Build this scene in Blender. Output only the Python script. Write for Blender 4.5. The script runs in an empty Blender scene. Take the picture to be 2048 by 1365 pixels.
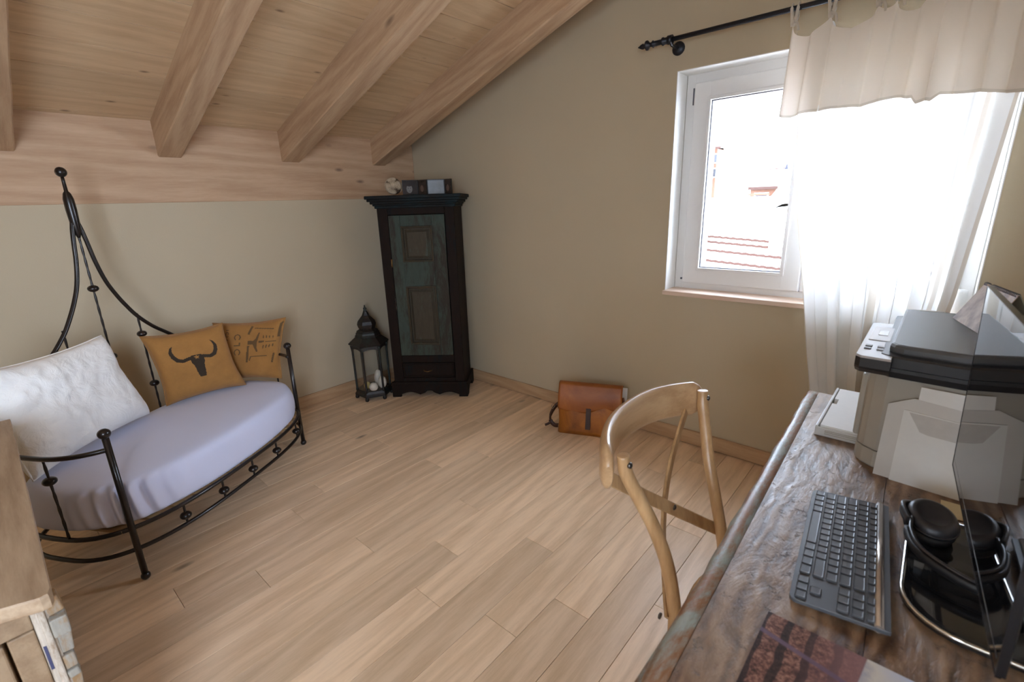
import bpy, bmesh, math, random
from mathutils import Vector, Matrix, Euler, noise
random.seed(7)
PI = math.pi
C = bpy.context.scene.collection
SC = bpy.context.scene

# ------------------------------------------------------------------ camera
CAM = Vector((3.5505, -2.745, 1.5))
RX = Vector((0.75135875, 0.6591707, -0.03088717))      # picture right
RD = Vector((0.16139247, -0.2289457, -0.95996684))     # picture down
RF = Vector((-0.63985349, 0.71629453, -0.27840554))    # forward
cd = bpy.data.cameras.new('camera')
cam = bpy.data.objects.new('camera', cd); C.objects.link(cam)
m = Matrix((RX, -RD, -RF)).transposed().to_4x4(); m.translation = CAM
cam.matrix_world = m
cd.sensor_width = 36.0; cd.lens = 956.7 / 2048 * 36.0
cd.clip_start = 0.02; cd.clip_end = 500
cd.dof.use_dof = True; cd.dof.focus_distance = 2.6; cd.dof.aperture_fstop = 4.5
SC.camera = cam

# ------------------------------------------------------------------ sky, sun, portals, exposure
w = bpy.data.worlds.new('sky'); SC.world = w; w.use_nodes = True
bg = w.node_tree.nodes['Background']
bg.inputs['Color'].default_value = (0.80, 0.93, 1.16, 1); bg.inputs['Strength'].default_value = 8.5
sd = bpy.data.lights.new('sun', 'SUN'); sd.energy = 9; sd.angle = 0.01; sd.color = (1, 0.98, 0.95)
so = bpy.data.objects.new('sun', sd); C.objects.link(so)
so.rotation_euler = Vector((0.8, 0.02, -0.9)).to_track_quat('-Z', 'Y').to_euler()

def portal(name, loc, rot, sx, sy):
    d = bpy.data.lights.new(name, 'AREA'); d.shape = 'RECTANGLE'; d.size = sx; d.size_y = sy
    d.cycles.is_portal = True
    o = bpy.data.objects.new(name, d); C.objects.link(o); o.location = loc; o.rotation_euler = rot
portal('portal_window', (3.018, 0.33, 1.56), (-PI/2, 0, 0), 1.36, 1.2)
portal('portal_fill_behind', (3.3, -4.42, 1.5), (PI/2, 0, 0), 0.4, 0.62)  # daylight entry at the fill window added in the near wall
portal('portal_fill_side', (4.28, -3.7, 1.5), (0, PI/2, 0), 1.6, 1.0)  # daylight entry at the fill window added in the right wall
SC.view_settings.view_transform = 'Standard'; SC.view_settings.look = 'None'
SC.view_settings.gamma = 1.0; SC.view_settings.use_curve_mapping = False
SC.view_settings.exposure = 1.50
SC.cycles.max_bounces = 10; SC.cycles.diffuse_bounces = 6; SC.cycles.glossy_bounces = 4
SC.cycles.transparent_max_bounces = 16; SC.cycles.transmission_bounces = 6
SC.cycles.sample_clamp_indirect = 12; SC.cycles.caustics_reflective = False; SC.cycles.caustics_refractive = False
SC.cycles.use_denoising = True
try: SC.cycles.denoiser = 'OPENIMAGEDENOISE'
except Exception: pass

# ------------------------------------------------------------------ node helpers
class NT:
    def __init__(s, name):
        s.m = bpy.data.materials.new(name); s.m.use_nodes = True
        s.t = s.m.node_tree; s.t.nodes.clear()
        s.out = s.t.nodes.new('ShaderNodeOutputMaterial')
    def n(s, ty, props=None, **inp):
        nd = s.t.nodes.new('ShaderNode' + ty)
        for k, v in (props or {}).items(): setattr(nd, k, v)
        for k, v in inp.items():
            k = k.replace('_', ' ')
            sk = nd.inputs[int(k[1:])] if k[0] == 'i' and k[1:].isdigit() else nd.inputs[k]
            if isinstance(v, bpy.types.NodeSocket): s.t.links.new(v, sk)
            else: sk.default_value = v
        return nd
    def math(s, op, a, b=0.0, clamp=False):
        return s.n('Math', {'operation': op, 'use_clamp': clamp}, i0=a, i1=b).outputs[0]
    def ramp(s, f, stops, interp='LINEAR'):
        nd = s.n('ValToRGB', Fac=f); r = nd.color_ramp; r.interpolation = interp
        while len(r.elements) > 1: r.elements.remove(r.elements[-1])
        r.elements[0].position = stops[0][0]; r.elements[0].color = c4(stops[0][1])
        for p, c in stops[1:]:
            e = r.elements.new(p); e.color = c4(c)
        return nd.outputs[0]
    def mix(s, f, a, b, blend='MIX'):
        nd = s.n('Mix', {'data_type': 'RGBA', 'blend_type': blend})
        for i, v in ((0, f), (6, a), (7, b)):
            if isinstance(v, bpy.types.NodeSocket): s.t.links.new(v, nd.inputs[i])
            else: nd.inputs[i].default_value = c4(v) if i else v
        return nd.outputs[2]
    def coords(s, scale=(1, 1, 1), rnd=True, rot=(0, 0, 0)):
        tc = s.n('TexCoord').outputs['Object']
        if rnd:
            r = s.n('ObjectInfo').outputs['Random']
            cx = s.n('CombineXYZ', X=s.math('MULTIPLY', r, 37.3), Y=s.math('MULTIPLY', r, 71.7), Z=s.math('MULTIPLY', r, 23.1))
            tc = s.n('VectorMath', {'operation': 'ADD'}, i0=tc, i1=cx.outputs[0]).outputs[0]
        mp = s.n('Mapping', Vector=tc, Scale=scale, Rotation=rot)
        return mp.outputs[0]
    def noise(s, vec, scale=5, detail=4, rough=0.55, dist=0):
        return s.n('TexNoise', Vector=vec, Scale=float(scale), Detail=float(detail), Roughness=rough, Distortion=float(dist)).outputs[0]
    def bsdf(s, col, rough=0.5, normal=None, metal=0.0, coat=0.0, **kw):
        b = s.n('BsdfPrincipled', Base_Color=c4(col) if not isinstance(col, bpy.types.NodeSocket) else col,
                Roughness=rough, Metallic=metal, Coat_Weight=coat, **kw)
        if normal is not None: s.t.links.new(normal, b.inputs['Normal'])
        s.t.links.new(b.outputs[0], s.out.inputs[0]); return b
    def bump(s, h, strength=0.3, dist=0.002):
        return s.n('Bump', Height=h, Strength=strength, Distance=dist).outputs[0]
def c4(c):
    c = tuple(c); return c if len(c) == 4 else c + (1.0,)
def srgb(r, g, b):
    f = lambda v: (v/255/12.92) if v/255 <= 0.04045 else ((v/255+0.055)/1.055)**2.4
    return (f(r), f(g), f(b))

def plain(name, col, rough=0.5, metal=0.0, coat=0.0, bump=0.0, bs=60, var=0.06, **kw):
    t = NT(name); v = t.coords()
    n = t.noise(v, bs, 5)
    dark = tuple(x*(1-var*2) for x in col[:3])
    b = t.bsdf(t.mix(n, dark, tuple(min(1, x*(1+var)) for x in col[:3])), rough, t.bump(n, bump, 0.002) if bump else None, metal, coat, **kw)
    return t.m

def wood(name, light, dark, axis=1, rough=0.5, grain=1.0, knot=(0.06, 0.04, 0.03), knots=1.0, rnd=0.25, bump=0.15, kscale=1.5, coat=0.0):
    """grain running along the given local axis"""
    t = NT(name)
    st = [1.0, 1.0, 1.0]; st[axis] = 0.09
    v = t.coords(tuple(st))
    v1 = t.noise(v, 13*grain, 6, 0.62, 1.0)
    v2 = t.noise(v, 85*grain, 6, 0.75, 0.4)
    rings = t.n('TexWave', {'bands_direction': 'DIAGONAL'}, Vector=v, Scale=7.0*grain, Distortion=9.0, Detail=3.0, Detail_Scale=1.3).outputs['Fac']
    f = t.math('ADD', t.math('MULTIPLY', v1, 0.42), t.math('ADD', t.math('MULTIPLY', v2, 0.46), t.math('MULTIPLY', rings, 0.15)))
    col = t.ramp(f, [(0.32, dark), (0.62, light), (0.8, tuple(min(1, x*1.06) for x in light))])
    r = t.n('ObjectInfo').outputs['Random']
    hsv = t.n('HueSaturation', Hue=0.5, Saturation=1.0, Value=t.math('ADD', t.math('MULTIPLY', r, rnd), 1.0-rnd*0.55), Color=col)
    col = hsv.outputs[0]
    if knots > 0:
        ks = [kscale*4]*3; ks[axis] = kscale*1.6
        kv = t.coords(tuple(ks))
        kv = t.n('VectorMath', {'operation': 'ADD'}, i0=kv, i1=t.n('VectorMath', {'operation': 'SCALE'}, i0=t.n('TexNoise', Vector=v, Scale=20.0).outputs['Color'], Scale=0.08).outputs[0]).outputs[0]
        vo = t.n('TexVoronoi', Vector=kv, Scale=1.0)
        d = vo.outputs['Distance']; rc = t.n('SeparateColor', Color=vo.outputs['Color']).outputs[0]
        k = t.n('MapRange', Value=d, From_Min=0.03, From_Max=0.12, To_Min=1.0, To_Max=0.0).outputs[0]
        on = t.math('GREATER_THAN', rc, 1.0-0.45*knots)
        kf = t.math('MULTIPLY', t.math('MULTIPLY', k, on), 0.75)
        col = t.mix(kf, col, knot)
    t.bsdf(col, rough, t.bump(v2, bump, 0.002), coat=coat)
    return t.m

def plaster(name, col):
    t = NT(name); v = t.coords(rnd=False)
    n1 = t.noise(v, 2.2, 4); n2 = t.noise(v, 140, 4, 0.65)
    t.bsdf(t.mix(n1, tuple(x*0.95 for x in col), tuple(x*1.03 for x in col)), 0.9, t.bump(n2, 0.35, 0.0018))
    return t.m

def aged(name, base, paint, wear=0.5, rough=0.6, axis=2, sc=6, spec=.5):
    t = NT(name); st = [1, 1, 1]; st[axis] = 0.25
    v = t.coords(tuple(st)); p = t.noise(v, sc, 8, 0.75, 0.6); g = t.noise(v, sc*9, 5, 0.7)
    f = t.math('ADD', t.math('MULTIPLY', p, 0.75), t.math('MULTIPLY', g, 0.25))
    k = t.n('MapRange', Value=f, From_Min=wear-0.05, From_Max=wear+0.05).outputs[0]
    bc = t.mix(g, tuple(x*0.45 for x in base), base); pc = t.mix(g, tuple(x*0.6 for x in paint), tuple(x*1.2 for x in paint))
    t.bsdf(t.mix(k, bc, pc), rough, t.bump(f, 0.4, 0.003), Specular_IOR_Level=spec); return t.m

M = {}
M['wall'] = plaster('plaster', (.54, .455, .318))
M['wall_bounce'] = plaster('plaster_white_bounce', srgb(232, 228, 220))  # whiter than the other walls so the right wall bounces more light
M['floor'] = wood('oak_floor', srgb(236, 206, 172), srgb(208, 176, 140), 1, 0.42, 1.0, srgb(62, 44, 34), 0.85, 0.26, 0.12, 1.3)
M['subfloor'] = plain('subfloor', srgb(60, 44, 32), 0.9)
M['ceil'] = wood('spruce_board', srgb(212, 184, 148), srgb(194, 164, 128), 1, 0.65, 1.0, srgb(104, 78, 60), 1.7, 0.12, 0.1, 2.7)
M['rafter'] = wood('spruce_rafter', srgb(190, 160, 128), srgb(162, 130, 100), 0, 0.65, 1.1, srgb(92, 66, 50), 0.45, 0.08, 0.3, 1.3)
M['plate'] = wood('spruce_plate', srgb(200, 168, 136), srgb(178, 144, 112), 1, 0.65, 0.9, srgb(104, 84, 72), 1.5, 0.05, 0.25, 1.7)
M['base'] = wood('baseboard_oak', srgb(196, 164, 128), srgb(172, 138, 102), 1, 0.5, 1.2, srgb(90, 66, 50), 0.2, 0.05, 0.1)
M['basex'] = wood('baseboard_oak_x', srgb(196, 164, 128), srgb(172, 138, 102), 0, 0.5, 1.2, srgb(90, 66, 50), 0.2, 0.05, 0.1)
M['sill'] = wood('larch_sill', srgb(230, 208, 188), srgb(212, 180, 158), 0, 0.5, 1.2, srgb(110, 70, 50), 0.3, 0.0, 0.1)
M['pvc'] = plain('white_pvc', (0.78, 0.77, 0.75), 0.3, var=0.01)
M['reveal'] = plain('reveal_paint', (0.8, 0.79, 0.76), 0.85, var=0.02, bump=0.1, bs=120)
M['iron'] = plain('black_iron', (0.018, 0.012, 0.010), 0.32, 0.3, 0.3, 0.25, 45, 0.3)
M['rodiron'] = plain('rod_iron', (0.035, 0.037, 0.045), 0.4, 0.5, 0, 0.1, 60, 0.2)
M['gasket'] = plain('grey_gasket', (0.12, 0.12, 0.14), 0.6)
M['larch_ext'] = wood('larch_outside', (0.16, 0.075, 0.026), (0.10, 0.045, 0.016), 2, 0.6, 1.5, (0.1, 0.05, 0.02), 0.2, 0.1)

t = NT('window_glass')
tr = t.n('BsdfTransparent', Color=(0.97, 0.98, 0.98, 1)); gl = t.n('BsdfGlossy', Roughness=0.0, Color=(1, 1, 1, 1))
bf = t.n('NewGeometry').outputs['Backfacing']
fr = t.n('Fresnel', IOR=t.n('MapRange', Value=bf, To_Min=1.45, To_Max=1/1.45).outputs[0])
mx = t.n('MixShader', Fac=fr.outputs[0]); t.t.links.new(tr.outputs[0], mx.inputs[1]); t.t.links.new(gl.outputs[0], mx.inputs[2])
t.t.links.new(mx.outputs[0], t.out.inputs[0]); M['glass'] = t.m

def cloth(name, col, thru, trans, weave=900):
    t = NT(name); v = t.coords(rnd=False)
    n = t.noise(v, 260, 3)
    d = t.n('BsdfDiffuse', Color=c4(col), Roughness=1.0); l = t.n('BsdfTranslucent', Color=c4(col)); tp = t.n('BsdfTransparent', Color=(1, 1, 1, 1))
    a = t.n('MixShader', Fac=thru); t.t.links.new(d.outputs[0], a.inputs[1]); t.t.links.new(l.outputs[0], a.inputs[2])
    b = t.n('MixShader', Fac=trans); t.t.links.new(a.outputs[0], b.inputs[1]); t.t.links.new(tp.outputs[0], b.inputs[2])
    nb = t.bump(n, 0.15, 0.001)
    t.t.links.new(nb, d.inputs['Normal']); t.t.links.new(b.outputs[0], t.out.inputs[0]); return t.m
M['sheer'] = cloth('sheer_cotton', (0.88, 0.88, 0.86), 0.27, 0.03)
M['valance'] = cloth('valance_cotton', (0.86, 0.79, 0.70), 0.22, 0.0)
M['hem'] = cloth('hem_cotton', (0.72, 0.66, 0.57), 0.2, 0.0)

def linen(name, col, rough=0.95, weave=380, var=0.1, bump=0.4):
    t = NT(name); v = t.coords(rnd=False)
    a = t.noise(t.coords((weave, weave*.12, weave*.12), rnd=False), 1.0, 2); b = t.noise(t.coords((weave*.12, weave*.12, weave), rnd=False, rot=(0, .5, 0)), 1.0, 2)
    n = t.noise(v, 14, 5)
    h = t.math('ADD', t.math('MULTIPLY', a, .5), t.math('MULTIPLY', b, .5))
    col2 = t.mix(t.math('ADD', t.math('MULTIPLY', h, 0.35), t.math('MULTIPLY', n, 0.65)), tuple(x*(1-var*3) for x in col), tuple(min(1, x*(1+var)) for x in col))
    t.bsdf(col2, rough, t.bump(h, bump, 0.0012), Sheen_Weight=0.15); return t.m
M['burlap'] = linen('burlap', srgb(172, 122, 62), var=0.16)
M['ink'] = linen('burlap_ink', srgb(52, 40, 26), var=0.1)
M['ink_faint'] = linen('burlap_faded_ink', srgb(104, 78, 44), var=0.1)
def soft(name, col, folds=6, bump=0.25):
    t = NT(name); v = t.coords(rnd=False); n = t.noise(v, folds, 5, 0.6, 1.0); f = t.noise(v, 300, 2)
    t.bsdf(c4(col), 0.95, t.bump(t.math('ADD', n, t.math('MULTIPLY', f, 0.03)), bump, 0.02), Sheen_Weight=0.1); return t.m
M['sheet'] = soft('stretch_sheet', srgb(212, 217, 242), 3.0, 0.10)
M['white_linen'] = soft('white_linen', srgb(244, 243, 240), 14, 0.45)

# ------------------------------------------------------------------ mesh helpers
class MB:
    def __init__(s, mat=None): s.v = []; s.f = []; s.mi = []; s.T = mat or Matrix(); s.sm = []
    def add(s, vs, fs, smooth=False, mi=0):
        o = len(s.v); s.v += [s.T @ Vector(p) for p in vs]
        s.f += [tuple(i+o for i in f) for f in fs]; s.mi += [mi]*len(fs); s.sm += [smooth]*len(fs); return s
    def box(s, a, b, R=None, mi=0):
        (x0, y0, z0), (x1, y1, z1) = a, b
        vs = [Vector(p) for p in ((x0,y0,z0),(x1,y0,z0),(x1,y1,z0),(x0,y1,z0),(x0,y0,z1),(x1,y0,z1),(x1,y1,z1),(x0,y1,z1))]
        if R: vs = [R @ v for v in vs]
        return s.add(vs, [(0,3,2,1),(4,5,6,7),(0,1,5,4),(1,2,6,5),(2,3,7,6),(3,0,4,7)], mi=mi)
    def bbox(s, a, b, r=0.003, R=None):
        """box with every edge chamfered"""
        (x0, y0, z0), (x1, y1, z1) = a, b
        bm = bmesh.new(); bmesh.ops.create_cube(bm, size=1)
        for v in bm.verts: v.co = Vector(((x0+x1)/2+v.co.x*(x1-x0), (y0+y1)/2+v.co.y*(y1-y0), (z0+z1)/2+v.co.z*(z1-z0)))
        r = min(r, (x1-x0)*.45, (y1-y0)*.45, (z1-z0)*.45)
        bmesh.ops.bevel(bm, geom=bm.edges[:], offset=r, segments=2, affect='EDGES', profile=0.5)
        bm.verts.ensure_lookup_table()
        vs = [R @ v.co if R else v.co.copy() for v in bm.verts]; fs = [tuple(v.index for v in f.verts) for f in bm.faces]
        bm.free(); return s.add(vs, fs, False)
    def rings(s, rs, closed=True, cap=True, smooth=True, mi=0, loop=False):
        n = len(rs[0]); vs = [p for r in rs for p in r]; fs = []
        R = len(rs)
        for i in range(R if loop else R-1):
            for j in range(n if closed else n-1):
                a = i*n+j; b = i*n+(j+1) % n; c = ((i+1) % R)*n+(j+1) % n; d = ((i+1) % R)*n+j
                fs.append((a, b, c, d))
        s.add(vs, fs, smooth, mi)
        if cap and not loop and closed:
            o = len(s.v)-len(vs)
            s.f.append(tuple(range(o+n-1, o-1, -1))); s.mi.append(mi); s.sm.append(False)
            s.f.append(tuple(range(o+(R-1)*n, o+R*n))); s.mi.append(mi); s.sm.append(False)
        return s
    def tube(s, pts, r, n=10, closed=False, mi=0, sec=None):
        """sweep a circle (or section sec=[(a,b)]) along the points"""
        pts = [Vector(p) for p in pts]; N = len(pts)
        rr = r if isinstance(r, (list, tuple)) else [r]*N
        rs = []; up = None
        for i in range(N):
            if closed: d = pts[(i+1) % N]-pts[i-1]
            else: d = pts[min(i+1, N-1)]-pts[max(i-1, 0)]
            d.normalize()
            if up is None:
                up = Vector((0, 0, 1)) if abs(d.z) < 0.9 else Vector((1, 0, 0))
            if sec is not None and abs(d.z) < 0.97: up = Vector((0, 0, 1))
            sd_ = d.cross(up)
            if sd_.length < 1e-6: sd_ = d.orthogonal()
            sd_.normalize(); u2 = sd_.cross(d).normalized(); up = u2
            if sec is None: rs.append([pts[i]+(sd_*math.cos(2*PI*k/n)+u2*math.sin(2*PI*k/n))*rr[i] for k in range(n)])
            else: rs.append([pts[i]+(sd_*a+u2*b)*rr[i] for a, b in sec])
        return s.rings(rs, cap=not closed, loop=closed, mi=mi)
    def lathe(s, prof, c=(0, 0, 0), n=20, axis=None, mi=0, smooth=True, phase=0.0):
        c = Vector(c); A = (axis or Vector((0, 0, 1))).normalized(); X = A.orthogonal().normalized() if axis else Vector((1, 0, 0)); Y = A.cross(X)
        return s.rings([[c+A*h+(X*math.cos(2*PI*k/n+phase)+Y*math.sin(2*PI*k/n+phase))*max(r, 1e-4) for k in range(n)] for r, h in prof], smooth=smooth, mi=mi)
    def ball(s, c, rx, ry=None, rz=None, n=16, mi=0, R=None):
        ry = ry or rx; rz = rz or rx; c = Vector(c); rs = []
        for i in range(1, n//2+2):
            a = -PI/2+PI*(i-0.5)/(n//2+1)
            ring = []
            for k in range(n):
                p = Vector((rx*math.cos(a)*math.cos(2*PI*k/n), ry*math.cos(a)*math.sin(2*PI*k/n), rz*math.sin(a)))
                ring.append(c+(R @ p if R else p))
            rs.append(ring)
        return s.rings(rs, mi=mi)
    def prism(s, poly, h0, h1, fn, mi=0):
        """poly in 2D, fn(a,b,h)->point"""
        n = len(poly); vs = [fn(a, b, h0) for a, b in poly]+[fn(a, b, h1) for a, b in poly]
        fs = [tuple(range(n-1, -1, -1)), tuple(range(n, 2*n))]+[(i, (i+1) % n, (i+1) % n+n, i+n) for i in range(n)]
        return s.add(vs, fs, mi=mi)
    def grid(s, nu, nv, fn, mi=None, smooth=True, wrap=False):
        vs = [fn(i/nu, j/nv) for j in range(nv+1) for i in range(nu+1)]
        fs = []; mis = []
        for j in range(nv):
            for i in range(nu):
                a = j*(nu+1)+i; fs.append((a, a+1, a+nu+2, a+nu+1)); mis.append(mi((i+.5)/nu, (j+.5)/nv) if mi else 0)
        k = len(s.f); s.add(vs, fs, smooth); s.mi[k:] = mis; return s
    def build(s, name, mats, parent=None, fix=True, origin=None):
        me = bpy.data.meshes.new(name); inv = parent_inv(parent)
        if origin is not None: inv = Matrix.Translation(-Vector(origin))
        me.from_pydata([inv @ v for v in s.v], [], s.f)
        for mm in (mats if isinstance(mats, (list, tuple)) else [mats]): me.materials.append(M[mm] if isinstance(mm, str) else mm)
        me.polygons.foreach_set('material_index', s.mi); me.polygons.foreach_set('use_smooth', s.sm)
        if fix:
            bm = bmesh.new(); bm.from_mesh(me); bmesh.ops.recalc_face_normals(bm, faces=bm.faces[:]); bm.to_mesh(me); bm.free()
        me.update()
        o = bpy.data.objects.new(name, me); C.objects.link(o)
        if origin is not None: o.location = origin
        if parent:
            o.parent = parent
            if origin is not None: o.location = parent_inv(parent) @ Vector(origin)
        return o
WM = {}
def parent_inv(p):
    mtx = Matrix()
    chain = []
    while p is not None: chain.append(p); p = p.parent
    for q in reversed(chain): mtx = mtx @ (Matrix.Translation(q.location) @ q.rotation_euler.to_matrix().to_4x4())
    return mtx.inverted()
def tag(o, label=None, cat=None, group=None, kind=None):
    if label: o['label'] = label
    if cat: o['category'] = cat
    if group: o['group'] = group
    if kind: o['kind'] = kind
    return o
def thing(name, label, cat, loc=(0, 0, 0), rz=0.0, group=None):
    o = bpy.data.objects.new(name, None); o.empty_display_size = 0.05; C.objects.link(o)
    o.location = loc; o.rotation_euler = (0, 0, rz); return tag(o, label, cat, group)
def struct(name, mb, mat, parent=None, label=None):
    o = mb.build(name, mat, parent)
    if parent is None: o['kind'] = 'structure'; o['category'] = 'structure'; o['label'] = label or name
    return o
def catmull(pts, k=8, closed=False):
    P = [Vector(p) for p in pts]; n = len(P); out = []
    rng = range(n) if closed else range(n-1)
    for i in rng:
        if closed: p0, p1, p2, p3 = P[(i-1) % n], P[i], P[(i+1) % n], P[(i+2) % n]
        else: p0, p1, p2, p3 = P[max(i-1, 0)], P[i], P[i+1], P[min(i+2, n-1)]
        for j in range(k):
            t_ = j/k
            out.append(0.5*((2*p1)+(p2-p0)*t_+(2*p0-5*p1+4*p2-p3)*t_*t_+(3*p1-p0-3*p2+p3)*t_**3))
    if not closed: out.append(P[-1])
    return out
def frame(o, rz): return Matrix.Translation(Vector(o)) @ Matrix.Rotation(rz, 4, 'Z')
def inside(x, y, poly):
    c = False; n = len(poly); j = n-1
    for i in range(n):
        xi, yi = poly[i]; xj, yj = poly[j]
        if (yi > y) != (yj > y) and x < (xj-xi)*(y-yi)/(yj-yi)+xi: c = not c
        j = i
    return c

# ------------------------------------------------------------------ room shell
XR, YN, YW = 4.15, -4.3, 0.018      # right wall, near wall, window wall
ZC = lambda x: 2.017+0.34*x          # ceiling underside
# floor
fl = struct('floor', MB().box((-0.35, YN-.3, -0.12), (XR+.3, 0.35, -0.016)), 'subfloor', label='oak plank floor')
pitch = 0.1565; rows = {}
JN = {-5: -2.219, -6: -2.485, -7: -1.918, -4: -1.825, -8: -1.73, -10: -1.903, -1: -1.836, 1: -1.749, 2: -1.52, 0: -1.316,
      -2: -1.601, -3: -1.309, 4: -1.3, 3: -0.816, -9: -1.193, -11: -1.287}
for k in range(-15, 13):
    x0 = 2.3228+pitch*k; x1 = min(x0+pitch, XR)-0.0007; x0 = max(x0, 0.0)+0.0007
    if x1-x0 < 0.02: continue
    j0 = JN.get(k, -0.2-random.random()*1.3)
    ys = [0.016]; y = j0
    while y < -0.02-0.12: y += 1.33
    if y > -0.1: y -= 1.33
    while y > YN: ys.append(y); y -= 1.33
    ys.append(YN)
    for a, b in zip(ys, ys[1:]):
        if a < -3.6 and k > 2 and x0 > 3.4: pass
        MB().bbox((x0, b+0.0007, -0.015), (x1, a-0.0007, 0.0), 0.0012).build('floorboard', 'floor', fl, origin=((x0+x1)/2, (a+b)/2, 0))

# knee wall (left), plate beam
wl = struct('wall_left', MB().box((-0.30, YN-.3, -0.1), (0.0, 0.32, 1.565)), 'wall', label='low plastered knee wall under the slope')
MB().bbox((-0.28, YN-.2, 1.563), (0.004, 0.016, 2.08), 0.004).build('wall_plate_beam', 'plate', wl)
tag(wl.children[0], 'pinkish spruce beam along the top of the wall')
# window wall with opening
ox0, ox1, oz0, oz1 = 2.338, 3.70, 0.955, 2.15
T0, T1 = YW, 0.36
mb = MB()
zt = 3.6
mb.box((-0.3, T0, -0.1), (ox0, T1, zt)); mb.box((ox1, T0, -0.1), (XR+.3, T1, zt))
mb.box((ox0, T0, -0.1), (ox1, T1, oz0)); mb.box((ox0, T0, oz1), (ox1, T1, zt))
ww = struct('wall_back', mb, 'wall', label='beige plastered gable wall with the window')
# lining of the window opening
lin = MB()
lin.box((ox0, T0-.001, oz0), (ox0+.004, .15, oz1)); lin.box((ox1-.004, T0-.001, oz0), (ox1, .15, oz1)); lin.box((ox0, T0-.001, oz1-.004), (ox1, .15, oz1))
lin.build('window_reveal', 'reveal', ww)
ext = MB(); ext.bbox((ox0-.02, .215, oz0), (2.437, .40, oz1), .004)
ext.build('outside_casing', 'larch_ext', ww)
mb = MB(); mb.box((ox1-.06, .235, oz0), (ox1, .40, oz1)); mb.box((ox0, .235, oz1-.03), (ox1, .40, oz1)); mb.build('outside_casing', 'larch_ext', ww)
MB().bbox((ox0-.02, .235, oz0-.05), (ox1+.02, .46, oz0+.002), .004).build('outside_ledge', 'larch_ext', ww)

# right wall and near wall, with openings added behind the camera for fill light
mb = MB(); a, b = XR, XR+.25
mb.box((a, -3.2, -.1), (b, .36, 3.6)); mb.box((a, YN-.3, -.1), (b, -4.2, 3.6)); mb.box((a, -4.2, -.1), (b, -3.2, .7)); mb.box((a, -4.2, 2.3), (b, -3.2, 3.6))
struct('wall_right', mb, 'wall_bounce', label='right wall behind the desk')
struct('wall_front', MB().box((-.3, YN-.25, -.1), (3.1, YN, 3.6)).box((3.5, YN-.25, -.1), (XR+.25, YN, 3.6)).box((3.1, YN-.25, -.1), (3.5, YN, 1.19)).box((3.1, YN-.25, 1.81), (3.5, YN, 3.6)), 'wall', label='wall behind the viewer')

# window frames
def window(nm, x0, x1, y, sashes, label):
    o = bpy.data.objects.new(nm, None); C.objects.link(o); o.location = ((x0+x1)/2, y, oz0); tag(o, label, 'structure', kind='structure')
    f = MB(); g = 0.055
    f.bbox((x0, y, oz0), (x0+g, y+.07, oz1), .004); f.bbox((x1-g, y, oz0), (x1, y+.07, oz1), .004)
    f.bbox((x0, y+.001, oz0), (x1, y+.069, oz0+.042), .004); f.bbox((x0, y+.001, oz1-g), (x1, y+.069, oz1), .004)
    f.build('window_frame', 'pvc', o)
    for (a, b) in sashes:
        q = MB(); zz0, zz1 = oz0+.04, oz1-.05; st = .092; yy = y-.014
        q.bbox((a, yy, zz0), (a+st, y+.06, zz1), .006); q.bbox((b-st, yy, zz0), (b, y+.06, zz1), .006)
        q.bbox((a+.002, yy+.0005, zz0), (b-.002, y+.0595, zz0+st), .006); q.bbox((a+.002, yy+.0005, zz1-st), (b-.002, y+.0595, zz1), .006)
        so_ = q.build('sash', 'pvc', o)
        bd = MB(); i0, i1, k0, k1 = a+st, b-st, zz0+st, zz1-st
        for r in ((i0-.014, k0-.014, i0+.004, k1+.014), (i1-.004, k0-.014, i1+.014, k1+.014)): bd.bbox((r[0], yy-.006, r[1]), (r[2], yy+.02, r[3]), .003)
        for r in ((i0-.014, k0-.014, i1+.014, k0+.004), (i0-.014, k1-.004, i1+.014, k1+.014)): bd.bbox((r[0], yy-.0055, r[1]), (r[2], yy+.0195, r[3]), .003)
        bd.build('glazing_bead', 'pvc', so_)
        gk = MB()
        for r in ((i0+.003, k0, i0+.009, k1), (i1-.009, k0, i1-.003, k1), (i0, k0+.003, i1, k0+.009), (i0, k1-.009, i1, k1-.003)): gk.box((r[0], yy+.012, r[1]), (r[2], yy+.034, r[3]))
        gk.build('gasket', 'gasket', so_)
        MB().box((i0-.01, yy+.024, k0-.01), (i1+.01, yy+.030, k1+.01)).build('pane', 'glass', so_)
    h = MB(); h.tube([(sashes[0][0]-.004, y-.012, oz1-.16), (sashes[0][0]-.004, y-.012, oz1-.075)], .004, 8); h.tube([(sashes[0][0]-.006, y-.01, oz0+.06), (sashes[0][0]-.006, y-.01, oz0+.07)], .006, 8)
    h.build('hinge', 'gasket', o)
    return o
wn = window('window_1', ox0+.004, ox1-.004, .15, [(2.392, 3.022), (3.026, 3.646)], 'white framed window looking over snowy roofs')
sl = MB(); sl.bbox((ox0-.006, -.006, .936), (ox1+.006, .15, .962), .004)
tag(struct('trim_1', sl, 'sill', label='pale wooden window sill'), kind='structure')

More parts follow.
